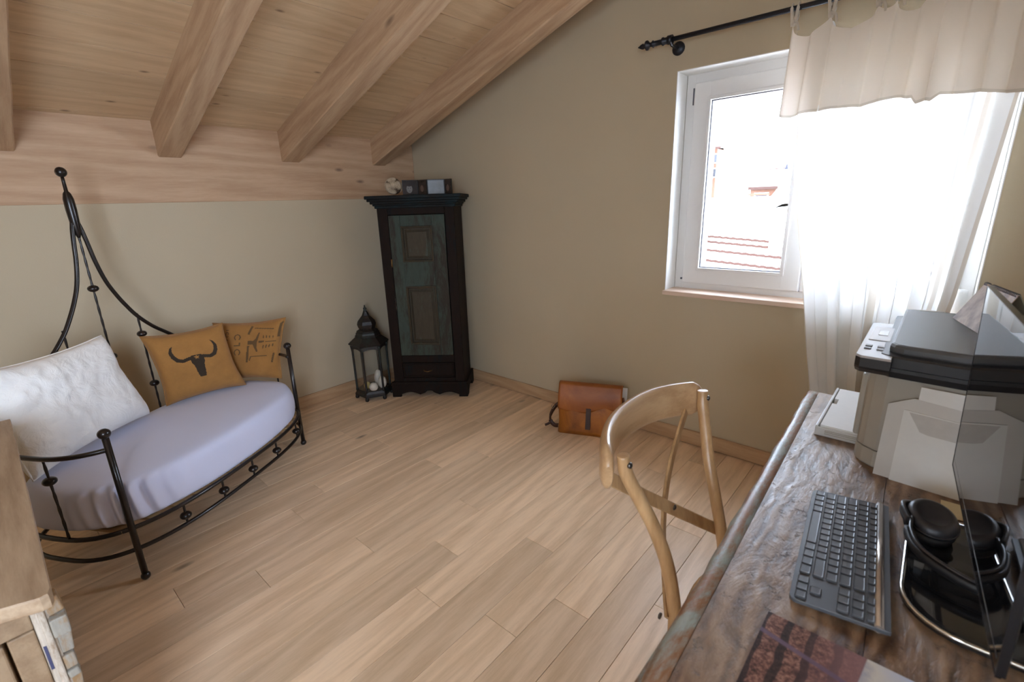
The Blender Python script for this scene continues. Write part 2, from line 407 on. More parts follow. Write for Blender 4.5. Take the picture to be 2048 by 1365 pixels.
# unseen windows added behind the camera to let in fill light
o = bpy.data.objects.new('fill_window_behind', None); C.objects.link(o); o.location = (3.3, YN-.12, 1.0); tag(o, 'unseen fill light window added in the wall behind the viewer', 'structure', kind='structure')
q = MB()
for r in ((3.1, 1.19, 3.12, 1.81), (3.48, 1.19, 3.5, 1.81), (3.1, 1.19, 3.5, 1.21), (3.1, 1.79, 3.5, 1.81)): q.box((r[0], YN-.14, r[1]), (r[2], YN-.08, r[3]))
q.build('window_frame', 'pvc', o)
MB().box((3.11, YN-.113, 1.20), (3.49, YN-.107, 1.80)).build('pane', 'glass', o)
o = bpy.data.objects.new('fill_window_side', None); C.objects.link(o); o.location = (XR+.1, -3.7, .95); tag(o, 'unseen fill light window added in the right wall behind the viewer', 'structure', kind='structure')
q = MB()
for r in ((-4.2, .7, -4.14, 2.3), (-3.26, .7, -3.2, 2.3), (-4.2, .7, -3.2, .76), (-4.2, 2.24, -3.2, 2.3)): q.box((XR+.08, r[0], r[1]), (XR+.14, r[2], r[3]))
q.build('window_frame', 'pvc', o)
MB().box((XR+.105, -4.16, .74), (XR+.111, -3.24, 2.26)).build('pane', 'glass', o)

# baseboards
struct('baseboard_left', MB().bbox((0.0, YN, .001), (.014, .016, .095), .003), 'base', label='oak baseboard under the knee wall')
struct('baseboard_back', MB().bbox((.014, 0.0, .006), (XR-.014, YW, .095), .003), 'basex', label='oak baseboard under the window wall')
struct('baseboard_right', MB().bbox((XR-.014, YN, .001), (XR, 0.0, .095), .003), 'base', label='oak baseboard under the right wall')

# ceiling: boards across, rafters up the slope
ce = struct('ceiling', MB().add([(-.3, YN-.2, ZC(-.3)+.05), (XR+.3, YN-.2, ZC(XR+.3)+.05), (XR+.3, .36, ZC(XR+.3)+.05), (-.3, .36, ZC(-.3)+.05),
      (-.3, YN-.2, ZC(-.3)+.25), (XR+.3, YN-.2, ZC(XR+.3)+.25), (XR+.3, .36, ZC(XR+.3)+.25), (-.3, .36, ZC(-.3)+.25)],
      [(0,1,2,3),(4,7,6,5),(0,4,5,1),(1,5,6,2),(2,6,7,3),(3,7,4,0)]), 'subfloor', label='sloping whitewashed board ceiling')
sa = math.atan(.34); RS = Matrix.Rotation(-sa, 4, 'Y')
L = (XR+.1)/math.cos(sa); bw = .188/math.cos(sa)
FM = Matrix.Translation((0, 0, 2.017)) @ RS
x = (.04-.188)/math.cos(sa)
while x < L:
    # board with a shallow V joint: lower face chamfered
    bx = MB(FM); a0, a1 = x+.0024, x+bw-.0024
    sec = [(a0, .02), (a0, 0), (a1, 0), (a1, .02)]
    bx.prism(sec, YN-.05, YW+.01, lambda a, b, h: Vector((a, h, b)))
    org = FM @ Vector((x+bw/2, -2.0, .01))
    bx.build('ceiling_board', 'ceil', ce, origin=org)
    x += bw
for (yc, wd) in ((-.335, .119), (-1.06, .131), (-1.791, .122), (-2.513, .122), (-3.24, .122), (-3.97, .122)):
    h = .197*math.cos(sa); c_ = .006
    sec = [(-wd/2, 0), (-wd/2, -h+c_), (-wd/2+c_, -h), (wd/2-c_, -h), (wd/2, -h+c_), (wd/2, 0)]
    rf = MB(FM)
    n = 40; rs = []
    for i in range(n+1):
        u_ = i/n*L
        # plumb cut: the foot of the rafter meets the vertical wall face
        ring = []
        for (a, b) in sec:
            uu = u_ if i else b*math.tan(sa)
            ring.append(Vector((uu, yc+a+.0012*math.sin(i*1.3+yc*9)*(1 if b < -.02 else 0), b)))
        rs.append(ring)
    rf.rings(rs, smooth=False)
    org = FM @ Vector((L/2, yc, -h/2))
    me_o = rf.build('rafter', 'rafter', ce, origin=org)
    me_o.data.transform(RS.inverted()); me_o.rotation_euler = RS.to_euler()

# ------------------------------------------------------------------ daybed
M['mattress_slat'] = plain('slat_wood', srgb(170, 140, 100), 0.6)
RZB = -PI/3; c0 = Vector((.72, -2.185, 0)); FB = frame(c0, RZB)
bed = thing('daybed', 'black wrought iron oval daybed with a tall pointed back against the knee wall', 'daybed', c0, RZB)
RA, RB, RP = .665, .355, 2.9
def ringpt(th, z, k=1.0, a=RA, b=RB):
    cs, sn = math.cos(th), math.sin(th)
    return Vector((a*k*math.copysign(abs(cs)**(2/RP), cs), b*k*math.copysign(abs(sn)**(2/RP), sn), z))
def ringfull(z, n=72, **kw): return [ringpt(2*PI*i/n, z, **kw) for i in range(n)]
bm_ = MB(FB); bm_.tube(ringfull(.15), .0092, 10, closed=True); bm_.build('lower_rail', 'iron', bed)
bm_ = MB(FB); bm_.tube(ringfull(.25), .0098, 10, closed=True); bm_.build('mattress_rail', 'iron', bed)
for i in range(13):
    X = -.57+i*.095; hy = RB*(1-(abs(X)/RA)**RP)**(1/RP)
    MB(FB).bbox((X-.022, -hy+.006, .243), (X+.022, hy-.006, .256), .002).build('slat', 'mattress_slat', bed)
# posts
P1 = Vector((.563, .262, 0)); P2 = Vector((-.620, .215, 0))
def iron_ball(mb, c, r=.024, f=.72): mb.ball(c, r, r, r*f, 14)
for P_ in (P1, P2):
    mb = MB(FB); mb.tube([P_+Vector((0, 0, .02)), P_+Vector((0, 0, .67))], .0122, 12); mb.build('post', 'iron', bed)
    mb = MB(FB); mb.ball(P_+Vector((0, 0, .685)), .0225, .0225, .0205, 16); mb.build('post_knob', 'iron', bed)
    mb = MB(FB); mb.ball(P_+Vector((0, 0, .018)), .018, n=14); mb.build('foot_knob', 'iron', bed)
def theta_at(P_):
    best = min(range(720), key=lambda i: (ringpt(2*PI*i/720, 0)-Vector((P_.x, P_.y, 0))).length); return 2*PI*best/720
ta, tb = theta_at(P1), theta_at(P2)
def zup(X):
    X = abs(X); T_ = [(0, 1.52), (.018, 1.45), (.03, 1.38), (.045, 1.28), (.07, 1.18), (.105, 1.10), (.135, 1.045), (.185, .97), (.25, .90), (.36, .81), (.5, .68), (.58, .63), (.64, .615), (.7, .615)]
    for (x0, z0), (x1, z1) in zip(T_, T_[1:]):
        if X <= x1: return z0+(z1-z0)*(X-x0)/(x1-x0)
    return .615
def upper(side):
    """from the peak along the back ring, round the end, to the front post"""
    pts = []
    for X in (.012, .02, .03, .045, .07, .105, .14, .185, .25, .31, .36, .43, .5, .55):
        hy = -RB*(1-(X/RA)**RP)**(1/RP); pts.append(Vector((side*X, hy+.015, zup(X))))
    th0 = math.atan2(-(RB**-1*0+1), 0)
    tE = ta if side > 0 else tb
    th_s = -PI/2+1.06 if side > 0 else 1.5*PI-1.06
    tE2 = tE
    for i in range(0, 15):
        th = th_s+(tE2-th_s)*i/14
        p = ringpt(th, .615)
        if side*p.x > .56 or i > 4: pts.append(Vector((p.x, p.y, zup(p.x) if p.y < 0 else .615)))
    P_ = P1 if side > 0 else P2
    pts.append(Vector((P_.x, P_.y, .615)))
    return pts
for sde in (1, -1):
    mb = MB(FB); mb.tube(catmull(upper(sde), 4), .0098, 10); mb.build('back_rail', 'iron', bed)
yb = -RB+.015
mb = MB(FB)   # collar where the two rails join, neck and ball on top
mb.lathe([(.006, 1.40), (.013, 1.42), (.019, 1.46), (.022, 1.53), (.021, 1.58), (.015, 1.605), (.008, 1.615), (.007, 1.66), (.007, 1.68)], (0, yb, 0), 14)
mb.build('peak_collar', 'iron', bed)
mb = MB(FB); mb.ball((0, yb, 1.70), .023, n=16); mb.build('peak_ball', 'iron', bed)
def spindle(x, y, z0, z1, balls, tw=True):
    mb = MB(FB); n = max(6, int((z1-z0)/.02)); pts = [(x, y, z0+(z1-z0)*i/n) for i in range(n+1)]
    mb.tube(pts, [.0050+(.0010*math.sin(i*2.1) if tw else 0) for i in range(n+1)], 8)
    o = mb.build('spindle', 'iron', bed)
    for zb in balls:
        q = MB(FB); iron_ball(q, (x, y, zb)); q.build('spindle_ball', 'iron', o)
spindle(0, yb, .25, 1.45, (1.153, .80, .45))
for sx in (1, -1):
    spindle(.187*sx, yb, .25, .985, (.87, .58)); spindle(.37*sx, yb+.01, .25, .80, (.66, .40))
for X in (.38, .18, -.02, -.215, -.45):
    hy = RB*(1-(abs(X)/RA)**RP)**(1/RP); spindle(X, hy, .15, .25, (.192,), False)
for th in (.10, -.45, -.9):
    for sgn in (1, -1):
        p = ringpt(th if sgn > 0 else PI-th, 0); spindle(p.x, p.y, .15 if th < -.8 else .25, .615, (.52 if th > 0 else .48,))

# mattress with stretch sheet: a thing of its own on the frame
def mattress():
    mb = MB(FB); rs = []; n = 220
    prof = [(.60, .258), (.93, .258), (.965, .262), (.980, .275), (.984, .33), (.980, .37), (.974, .405), (.958, .428), (.925, .443), (.86, .450), (.7, .455), (.45, .457), (.2, .457), (.02, .457)]
    for k, z in prof:
        r = []
        for i in range(n):
            th = 2*PI*i/n; p = ringpt(th, z, k)
            side = 1 if .27 < z < .44 else 0
            # gathered creases pulled towards the near front post
            d = math.atan2(math.sin(th-ta), math.cos(th-ta))
            wv = math.exp(-(d*2.6)**2)*math.sin(d*40+z*14)*.013*side
            wv += .0022*math.sin(th*9+z*30)*side+.0012*math.sin(th*47)*side*(1-min(1, abs(z-.29)*14))
            zz = z+(.006*math.sin(th*2+1)+.003*math.sin(th*5))*(min(1, k)**2 if z > .4 else .3)
            if z < .28: zz += .004+.004*math.sin(th*3+.6)+.003*math.sin(th*7)
            if z < .30: zz = max(zz, .2565)
            p = Vector((p.x*(1+wv/.4), p.y*(1+wv/.3), zz)); r.append(p)
        rs.append(r)
    mb.rings(rs); return mb
mt = mattress().build('mattress', 'sheet', None, origin=c0+Vector((0, 0, .27)))
tag(mt, 'oval mattress in a pale lilac white stretch sheet on the iron daybed', 'mattress')
sb = mt.modifiers.new('s', 'SUBSURF'); sb.levels = 1; sb.render_levels = 1

def pillow(name, corners, th, mat, label, n=34, motif=None, group=None, frill=0, seed=1, hi=0, pinch=.10, mats=None):
    """corners BL,BR,TR,TL world; a stuffed square cushion"""
    BL, BR, TR, TL = [Vector(p) for p in corners]; N = (BR-BL).cross(TL-BL).normalized()
    cen = (BL+BR+TR+TL)/4
    def pt(s_, t_, side):
        # corners stay, edge middles draw in
        a = (s_-.5)*2; b = (t_-.5)*2
        s2 = .5+a*(1-pinch*(1-b*b)*abs(a))/2; t2 = .5+b*(1-pinch*(1-a*a)*abs(b))/2
        p = BL*(1-s2)*(1-t2)+BR*s2*(1-t2)+TR*s2*t2+TL*(1-s2)*t2
        e = max(0, (1-a**4)*(1-b**4))**.42
        h = th*e*(1-.12*math.sin(s_*7+seed)*math.sin(t_*5+seed*2))
        cr = .35*th*(1-e)*math.sin((s_+t_*1.3)*9+seed)*.12
        p += N*(h*side*.5+cr)
        if frill:
            g_ = noise.noise(p*11)*.010+noise.noise(p*27+Vector((3, 1, 7)))*.0055
            p += N*g_*(.3+.7*e)*(1.5 if s_ < .45 and side > 0 else .8)
        else: p += N*noise.noise(p*8+Vector((seed, 0, 0)))*.007*e
        p.z -= .012*(1-t_)*e*0
        return p
    mb = MB(); k = max(n, hi)
    mb.grid(k, k, lambda s_, t_: pt(s_, t_, 1), mi=motif)
    mb.grid(n, n, lambda s_, t_: pt(s_, t_, -1))
    o = mb.build(name, mats or mat, None, origin=cen)
    bmx = bmesh.new(); bmx.from_mesh(o.data); bmesh.ops.remove_doubles(bmx, verts=bmx.verts[:], dist=.0004); bmesh.ops.recalc_face_normals(bmx, faces=bmx.faces[:]); bmx.to_mesh(o.data); bmx.free()
    tag(o, label, 'pillow', group)
    # piped seam round the edge
    edge = [pt(i/24, 0, 0) for i in range(24)]+[pt(1, i/24, 0) for i in range(24)]+[pt(1-i/24, 1, 0) for i in range(24)]+[pt(0, 1-i/24, 0) for i in range(24)]
    MB().tube(edge, .0035, 6, closed=True).build('seam', (mats or [mat])[0], o)
    return o, pt
L2W = lambda X, Y, Z: FB @ Vector((X, Y, Z))
# skull motif in pillow coordinates (s right, t up)
def arcband(cx, cy, r0, r1, a0, a1, w0, w1, n=14):
    o_, i_ = [], []
    for i in range(n+1):
        f = i/n; a = math.radians(a0+(a1-a0)*f); wd = w0+(w1-w0)*f
        o_.append((cx+r0*math.cos(a), cy+r1*math.sin(a))); i_.append((cx+(r0-wd)*math.cos(a), cy+(r1-wd)*math.sin(a)))
    return o_+i_[::-1]
def horn(sgn):
    pts = [(0, .60), (.09, .595), (.17, .575), (.235, .60), (.275, .66), (.283, .73), (.262, .785), (.235, .815)]
    wds = [.050, .048, .050, .058, .058, .045, .024, .004]
    up_ = []; lo = []
    for i, (x, y) in enumerate(pts):
        q0 = pts[max(i-1, 0)]; q1 = pts[min(i+1, len(pts)-1)]; dx, dy = q1[0]-q0[0], q1[1]-q0[1]; l = math.hypot(dx, dy)
        up_.append((x-dy/l*wds[i]/2, y+dx/l*wds[i]/2)); lo.append((x+dy/l*wds[i]/2, y-dx/l*wds[i]/2))
    return [(.5+sgn*x, y) for x, y in up_+lo[::-1]]
skull = [(.415, .58), (.44, .635), (.56, .635), (.585, .58), (.578, .52), (.560, .49), (.552, .40), (.545, .34), (.535, .30), (.465, .30), (.455, .34), (.448, .40), (.440, .49), (.422, .52)]
star = [(.5+(.038 if i % 2 == 0 else .016)*math.sin(i*PI/5), .600+(.038 if i % 2 == 0 else .016)*math.cos(i*PI/5)) for i in range(10)]
def motif1(s_, t_):
    x = s_+.0; y = t_
    if inside(x, y, star): return 0
    return 1 if inside(x, y, skull) or inside(x, y, horn(1)) or inside(x, y, horn(-1)) else 0
white = [L2W(.62, -.17, .455), L2W(-.055, -.270, .465), L2W(.035, -.315, .945), L2W(.66, -.29, .93)]
pillow('pillow', [L2W(.60, -.13, .46), L2W(-.035, -.235, .47), L2W(.058, -.290, .930), L2W(.665, -.235, .935)], .17, 'white_linen',
       'large white crinkled linen pillow at the near end of the daybed', n=80, frill=1, seed=2)
pillow('pillow', [L2W(-.145, -.245, .462), L2W(-.50, -.03, .462), L2W(-.475, -.085, .862), L2W(-.150, -.315, .862)], .13, None,
       'brown burlap cushion printed with a horned skull and star', n=40, hi=150, motif=motif1, seed=4, mats=['burlap', 'ink'])
# second cushion: coffee sack lettering turned on its side
sack = []
def bar(x0, y0, x1, y1, wd):
    dx, dy = x1-x0, y1-y0; l = math.hypot(dx, dy); nx, ny = -dy/l*wd/2, dx/l*wd/2
    sack.append([(x0+nx, y0+ny), (x1+nx, y1+ny), (x1-nx, y1-ny), (x0-nx, y0-ny)])
bar(.37, .78, .42, .93, .035); bar(.36, .30, .37, .58, .035)         # left frame band
bar(.46, .89, .78, .84, .016); bar(.42, .40, .70, .40, .018); bar(.42, .40, .40, .33, .02)
bar(.86, .93, .86, .70, .03); bar(.82, .44, .78, .28, .03); bar(.92, .92, .86, .93, .02)
sack += [[(.36, .60), (.36, .67), (.45, .66), (.49, .70), (.53, .80), (.555, .80), (.525, .68), (.51, .63), (.51, .55), (.535, .48), (.51, .47), (.47, .54), (.44, .60)]]   # bird like emblem
bar(.54, .635, .64, .64, .03)
def ell(cx, cy, a, b, r, n=12): return [(cx+a*math.cos(2*PI*i/n)*math.cos(r)-b*math.sin(2*PI*i/n)*math.sin(r), cy+a*math.cos(2*PI*i/n)*math.sin(r)+b*math.sin(2*PI*i/n)*math.cos(r)) for i in range(n)]
for i in range(4):
    sack.append(ell(.62+i*.055, .72-i*.004, .011, .030-.003*i, .15)); sack.append(ell(.63+i*.055, .55+i*.006, .013, .034-.003*i, -.25))
bar(.66, .635, .84, .635, .012)
ring_cut = []
def letter_c(cx, cy, r): sack.append(arcband(cx, cy, r, r*1.05, 200, 520-180+0, .018, .018) if False else arcband(cx, cy, r, r*1.1, 30, 330, .017, .017))
# letters C J C read sideways down the cushion: each an open curve
for (cy, kind) in ((.74, 'c'), (.60, 'i'), (.48, 'c')):
    if kind == 'c': sack.append([(x_, y_) for x_, y_ in arcband(.20, cy, .052, .058, -60, 240, .018, .018)])
    else: bar(.15, cy, .245, cy, .02); bar(.235, cy, .235, cy+.045, .016)
sack.append(arcband(.035, .80, .03, .05, 0, 330, .012, .012)); bar(.01, .88, .06, .88, .014); bar(.01, .71, .06, .70, .014)
def motif2(s_, t_):
    s_ = (s_-.223)/.88
    return 1 if any(inside(s_, t_, p) for p in sack) else 0
pillow('pillow', [L2W(-.52, -.275, .462), L2W(-.632, .125, .462), L2W(-.715, .165, .842), L2W(-.605, -.28, .825)], .12, None,
       'brown burlap cushion with sideways coffee sack print at the far end of the daybed', n=40, hi=150, motif=motif2, seed=7, mats=['burlap', 'ink_faint'])

# ------------------------------------------------------------------ corner cupboard
M['cup_dark'] = aged('dark_worn_paint', (.016, .007, .0035), (.004, .007, .008), .57, .72, 2, 7, .2)
M['cup_corn'] = aged('cornice_paint', (.008, .007, .006), (.004, .014, .017), .52, .65, 0, 7, .25)
M['cup_door'] = aged('green_worn_paint', (.045, .036, .024), (.048, .066, .052), .48, .7, 2, 6, .3)
M['cup_panel'] = aged('bare_panel', (.075, .060, .038), (.06, .08, .062), .60, .7, 2, 8, .3)
M['brass'] = plain('old_brass', (.25, .15, .06), .4, .9)
RZC = .6644; FC = frame((.612, -.4785, 0), RZC)
cup = thing('cupboard', 'tall narrow dark antique cupboard with worn green door in the corner', 'cupboard', (.612, -.4785, 0), RZC)
mb = MB(FC)
mb.bbox((-.285, .0, .11), (-.262, .33, 1.49), .002); mb.bbox((.267, .0, .11), (.290, .33, 1.49), .002)
mb.box((-.262, .31, .11), (.267, .33, 1.49)); mb.box((-.262, .03, .12), (.267, .31, .15)); mb.box((-.262, .03, 1.46), (.267, .31, 1.49))
mb.build('carcass', 'cup_dark', cup)
for (a, b, c_, d) in ((-.285, .11, -.208, 1.49), (.218, .11, .290, 1.49), (-.208, 1.437, .218, 1.49), (-.208, .287, .218, .347), (-.208, .11, .218, .158)):
    MB(FC).bbox((a, -.006, b), (c_, .022, d), .004).build('face_frame', 'cup_dark', cup)
mb = MB(FC)   # stepped cornice
for i, (e, z0, z1) in enumerate(((.012, 1.485, 1.505), (.022, 1.503, 1.518), (.036, 1.516, 1.536), (.052, 1.534, 1.553), (.064, 1.551, 1.575))):
    mb.bbox((-.285-e, -e-.005, z0), (.290+e, .33+e*.3, z1), .005)
mb.build('cornice', 'cup_corn', cup)
door = MB(FC)
dx0, dx1, dz0, dz1 = -.204, .214, .350, 1.434
for (a, b, c_, d) in ((dx0, dz0, -.118, dz1), (.118, dz0, dx1, dz1), (-.118, dz0, .118, .440), (-.118, .905, .118, 1.09), (-.118, 1.355, .118, dz1)):
    door.bbox((a, -.012, b), (c_, .014, d), .003)
dr = door.build('door', 'cup_door', cup)
for (z0, z1) in ((.440, .905), (1.09, 1.355)):
    q = MB(FC)
    # raised and fielded panel
    x0, x1 = -.118, .118
    def rr_(i, y): return [Vector((x0+i, y, z0+i)), Vector((x1-i, y, z0+i)), Vector((x1-i, y, z1-i)), Vector((x0+i, y, z1-i))]
    q.rings([rr_(0, .012), rr_(0, -.016), rr_(.008, -.020), rr_(.016, -.012), rr_(.018, .004), rr_(.026, .004), rr_(.04, -.006), rr_(.044, -.010)], smooth=False)
    q.build('door_panel', 'cup_panel', dr)
for z in (1.085, .80, .74):
    MB(FC).tube([(-.206, -.016, z-.03), (-.206, -.016, z+.03)], .006, 8).build('hinge', 'brass' if z > 1 else 'iron', dr)
q = MB(FC); q.bbox((-.204, -.008, .162), (.214, .25, .284), .004)
dw = q.build('drawer', 'cup_dark', cup)
q = MB(FC)
for r in ((-.196, .170, .206, .178), (-.196, .268, .206, .276), (-.196, .170, -.188, .276), (.198, .170, .206, .276)): q.bbox((r[0], -.016, r[1]), (r[2], -.006, r[3]), .003)
q.build('drawer_moulding', 'cup_dark', dw)
MB(FC).tube([(-.035, -.010, .226), (-.03, -.026, .224), (0, -.034, .219), (.03, -.026, .224), (.035, -.010, .226)], .0035, 8).build('pull', 'brass', dw)
# scalloped plinth
sc_ = []
W0, W1 = -.305, .312
sc_ = [(W0, 0), (W0, .115), (W1, .115), (W1, 0), (W1-.07, 0)]
for i in range(0, 25):
    f = i/24; X = (W1-.07)+(W0+.07-(W1-.07))*f
    sc_.append((X, .020+.022*abs(math.sin(f*PI*3))+(.012 if .42 < f < .58 else 0)))
sc_ += [(W0+.07, 0)]
q = MB(FC); q.prism(sc_, -.026, -.006, lambda a, b, h: Vector((a, h, b)))
q.bbox((W0, -.03, .105), (W1, -.004, .128), .004)
for X in (W0, W1-.02): q.prism([(-.006, 0), (-.006, .115), (.34, .115), (.34, 0), (.27, 0), (.22, .05), (.1, .05), (.05, 0)], X, X+.02, lambda a, b, h: Vector((h, a, b)))
q.build('plinth', 'cup_dark', cup)

# things on top of it
def on_cup(x, y, z): return FC @ Vector((x, y, z))
M['shell'] = plain('shell_cream', srgb(206, 186, 158), .7, bump=.3, bs=50)
M['shell_core'] = plain('shell_core', srgb(96, 76, 58), .8, bump=.3)
bc = on_cup(-.178, .12, 1.643); ballt = thing('decorative_ball', 'round ball covered in starburst shell strips on top of the cupboard', 'ornament', bc-Vector((0, 0, .066)))
MB().ball(bc, .060, n=24).build('core', 'shell_core', ballt)
random.seed(3)
dirs = [Vector((.75, -.62, .15)), Vector((.1, -.95, -.1)), Vector((.95, .1, .1)), Vector((.4, -.5, .85)), Vector((.45, -.65, -.75)), Vector((-.6, -.6, .5)), Vector((-.3, .8, .5)), Vector((.5, .8, -.2)), Vector((-.9, 0, -.3))]
for k, d in enumerate(dirs):
    d.normalize(); a = d.orthogonal().normalized(); b = d.cross(a); q = MB()
    for i in range(18):
        t_ = 2*PI*i/18; e = a*math.cos(t_)+b*math.sin(t_)
        pts = [bc+(d*math.cos(r)+e*math.sin(r))*.0635 for r in (.05, .2, .4, .55)]
        q.tube(pts, [.0014, .0022, .0028, .002], 5)
    q.ball(bc+d*.0635, .004, n=6); q.build('shell_star', 'shell', ballt)
M['frame_black'] = plain('frame_black', (.012, .010, .010), .35)
def photo_mat(name, bgc, fg, mode):
    t = NT(name); v = t.coords(rnd=False); n = t.noise(v, 28, 4)
    t.bsdf(t.mix(n, bgc, fg), .25); return t.m
M['ph_dark'] = photo_mat('photo_dark', (.010, .008, .008), (.035, .022, .02), 0)
M['ph_grey'] = photo_mat('photo_grey', (.16, .17, .18), (.26, .28, .29), 0)
M['ph_skin'] = plain('photo_skin', (.19, .18, .17), .3); M['ph_skin2'] = plain('photo_skin_dark', (.12, .07, .05), .3)
fr_t = thing('photo_frame', 'folding black four part photo frame on top of the cupboard', 'photo frame', on_cup(.07, .12, 1.575), RZC)
pan = [(-.107, .10), (.000, .145), (.078, .115), (.204, .15), (.262, .115)]
for i in range(4):
    (xa, ya), (xb, yb_) = pan[i], pan[i+1]; d = Vector((xb-xa, yb_-ya, 0)); Lp = d.length; d.normalize(); nrm = Vector((d.y, -d.x, 0))
    TP = FC @ Matrix(((d.x, -nrm.x, 0, xa), (d.y, -nrm.y, 0, ya), (0, 0, 1, 1.5755), (0, 0, 0, 1)))
    q = MB(TP); Hh = .108
    q.bbox((0.001, 0, 0), (Lp-.001, .008, Hh), .001)
    for r in ((0, 0, .007, Hh), (Lp-.007, 0, Lp, Hh), (0, 0, Lp, .006), (0, Hh-.006, Lp, Hh)): q.bbox((r[0]+.001, -.004, r[1]), (r[2]-.001, .002, r[3]), .001)
    po = q.build('frame_panel', 'frame_black', fr_t)
    q = MB(TP); q.box((.007, -.0012, .006), (Lp-.007, -.0004, Hh-.006)); q.build('photo', 'ph_grey' if i == 2 else 'ph_dark', po)
    if i != 2:
        q = MB(TP); cxp = Lp*.45
        q.prism(ell(cxp, .045, .022 if i == 0 else .014, .030 if i == 0 else .024, 0, 18), -.002, -.0013, lambda a, b, h: Vector((a, h, b)))
        po2 = q.build('face', 'ph_skin' if i == 0 else 'ph_skin2', po)
        if i == 0:
            q = MB(TP)
            for sx in (-.009, .009): q.prism(ell(cxp+sx, .050, .0035, .003, 0, 10), -.003, -.0021, lambda a, b, h: Vector((a, h, b)))
            q.prism(ell(cxp, .030, .006, .002, 0, 10), -.003, -.0021, lambda a, b, h: Vector((a, h, b)))
            q.prism(ell(cxp, .074, .020, .012, 0, 14), -.003, -.0021, lambda a, b, h: Vector((a, h, b)))
            q.build('features', 'ph_dark', po)

# ------------------------------------------------------------------ lantern
M['lant'] = aged('verdigris_metal', (.018, .011, .008), (.018, .028, .024), .54, .5, 2, 12)
lc = Vector((.229, -.754, 0)); ph = math.radians(-58.3)
lan = thing('lantern', 'dark hexagonal metal floor lantern with onion dome beside the cupboard', 'lantern', lc)
def hexr(r, z, tw=0): return [lc+Vector((r*math.cos(ph+PI/3*k), r*math.sin(ph+PI/3*k), z)) for k in range(6)]
q = MB(); q.rings([hexr(.12, .03), hexr(.150, .03), hexr(.150, .045), hexr(.142, .055), hexr(.135, .075), hexr(.11, .078)], smooth=False)
for k in range(6):
    p = hexr(.138, 0)[k]; q.lathe([(.012, 0), (.016, .01), (.012, .03), (.010, .034)], p, 6)
q.build('base', 'lant', lan)
for k in range(6):
    p = hexr(.131, 0)[k]; q = MB(); q.lathe([(.012, .07), (.0085, .09), (.0085, .40), (.013, .43), (.016, .445)], p, 6); q.build('corner_post', 'lant', lan)
    a, b = hexr(.129, 0)[k], hexr(.129, 0)[(k+1) % 6]
    q = MB(); e = (b-a).normalized(); nn = Vector((e.y, -e.x, 0))
    q.add([a+e*.01+Vector((0, 0, .08)), b-e*.01+Vector((0, 0, .08)), b-e*.01+Vector((0, 0, .44)), a+e*.01+Vector((0, 0, .44)),
           a+e*.01+nn*.003+Vector((0, 0, .08)), b-e*.01+nn*.003+Vector((0, 0, .08)), b-e*.01+nn*.003+Vector((0, 0, .44)), a+e*.01+nn*.003+Vector((0, 0, .44))], [(0,1,2,3),(4,7,6,5),(0,4,5,1),(1,5,6,2),(2,6,7,3),(3,7,4,0)])
    q.build('pane', 'glass', lan)
    q = MB()   # shaped apron under the eaves
    n_ = 12; pl = [(0, .455), (1, .455)]+[(1-i/n_, .425-.022*(abs(1-2*i/n_)**3)) for i in range(n_+1)]
    q.prism(pl, 0, .004, lambda s_, z_, h_: a+(b-a)*s_+nn*(.004+h_)+Vector((0, 0, z_))); q.build('apron', 'lant', lan)
q = MB(); q.rings([hexr(.12, .445), hexr(.152, .452), hexr(.158, .462), hexr(.140, .478), hexr(.115, .498), hexr(.098, .512), hexr(.100, .520), hexr(.092, .530), hexr(.090, .545), hexr(.084, .548)], smooth=False)
q.build('roof', 'lant', lan)
q = MB(); q.rings([hexr(.082, .545), hexr(.084, .558), hexr(.072, .566), hexr(.060, .572), hexr(.068, .590), hexr(.073, .610), hexr(.066, .635), hexr(.045, .66), hexr(.028, .68), hexr(.018, .705), hexr(.015, .712)], smooth=False)
q.build('dome', 'lant', lan)
q = MB(); q.lathe([(.012, .708), (.016, .716), (.010, .722), (.014, .730), (.013, .738), (.006, .744), (.007, .750), (.003, .762)], lc, 10)
q.build('finial', 'lant', lan)
M['egg'] = plain('shell_white', srgb(212, 204, 190), .5, bump=.35, bs=40, var=.12)
M['egg_y'] = plain('wax_yellow', srgb(190, 170, 100), .6)
def egg(name, c, rx, rz, label, mat='egg', ribs=12):
    q = MB(); n = 36; rs = []
    for i in range(1, 16):
        a = -PI/2+PI*i/16; k = 1-.06*math.sin(a)
        rs.append([Vector(c)+Vector((rx*k*math.cos(a)*math.cos(2*PI*j/n)*(1+.035*math.cos(ribs*2*PI*j/n)), rx*k*math.cos(a)*math.sin(2*PI*j/n)*(1+.035*math.cos(ribs*2*PI*j/n)), rz*math.sin(a))) for j in range(n)])
    q.rings(rs); o = q.build(name, mat, None, origin=c); return tag(o, label, 'ornament', None)
egg('shell_ornament', (.315, -.808, .112), .034, .034, 'round ribbed white shell ball in the front of the lantern')
egg('shell_ornament', (.322, -.730, .132), .034, .053, 'oval ribbed white shell ornament at the right inside the lantern')
egg('shell_ornament', (.258, -.72, .150), .033, .070, 'tallest white oval ornament at the back of the lantern')
egg('small_ball', (.235, -.815, .108), .026, .030, 'small yellowish ball behind the left lantern post', 'egg_y', 0)

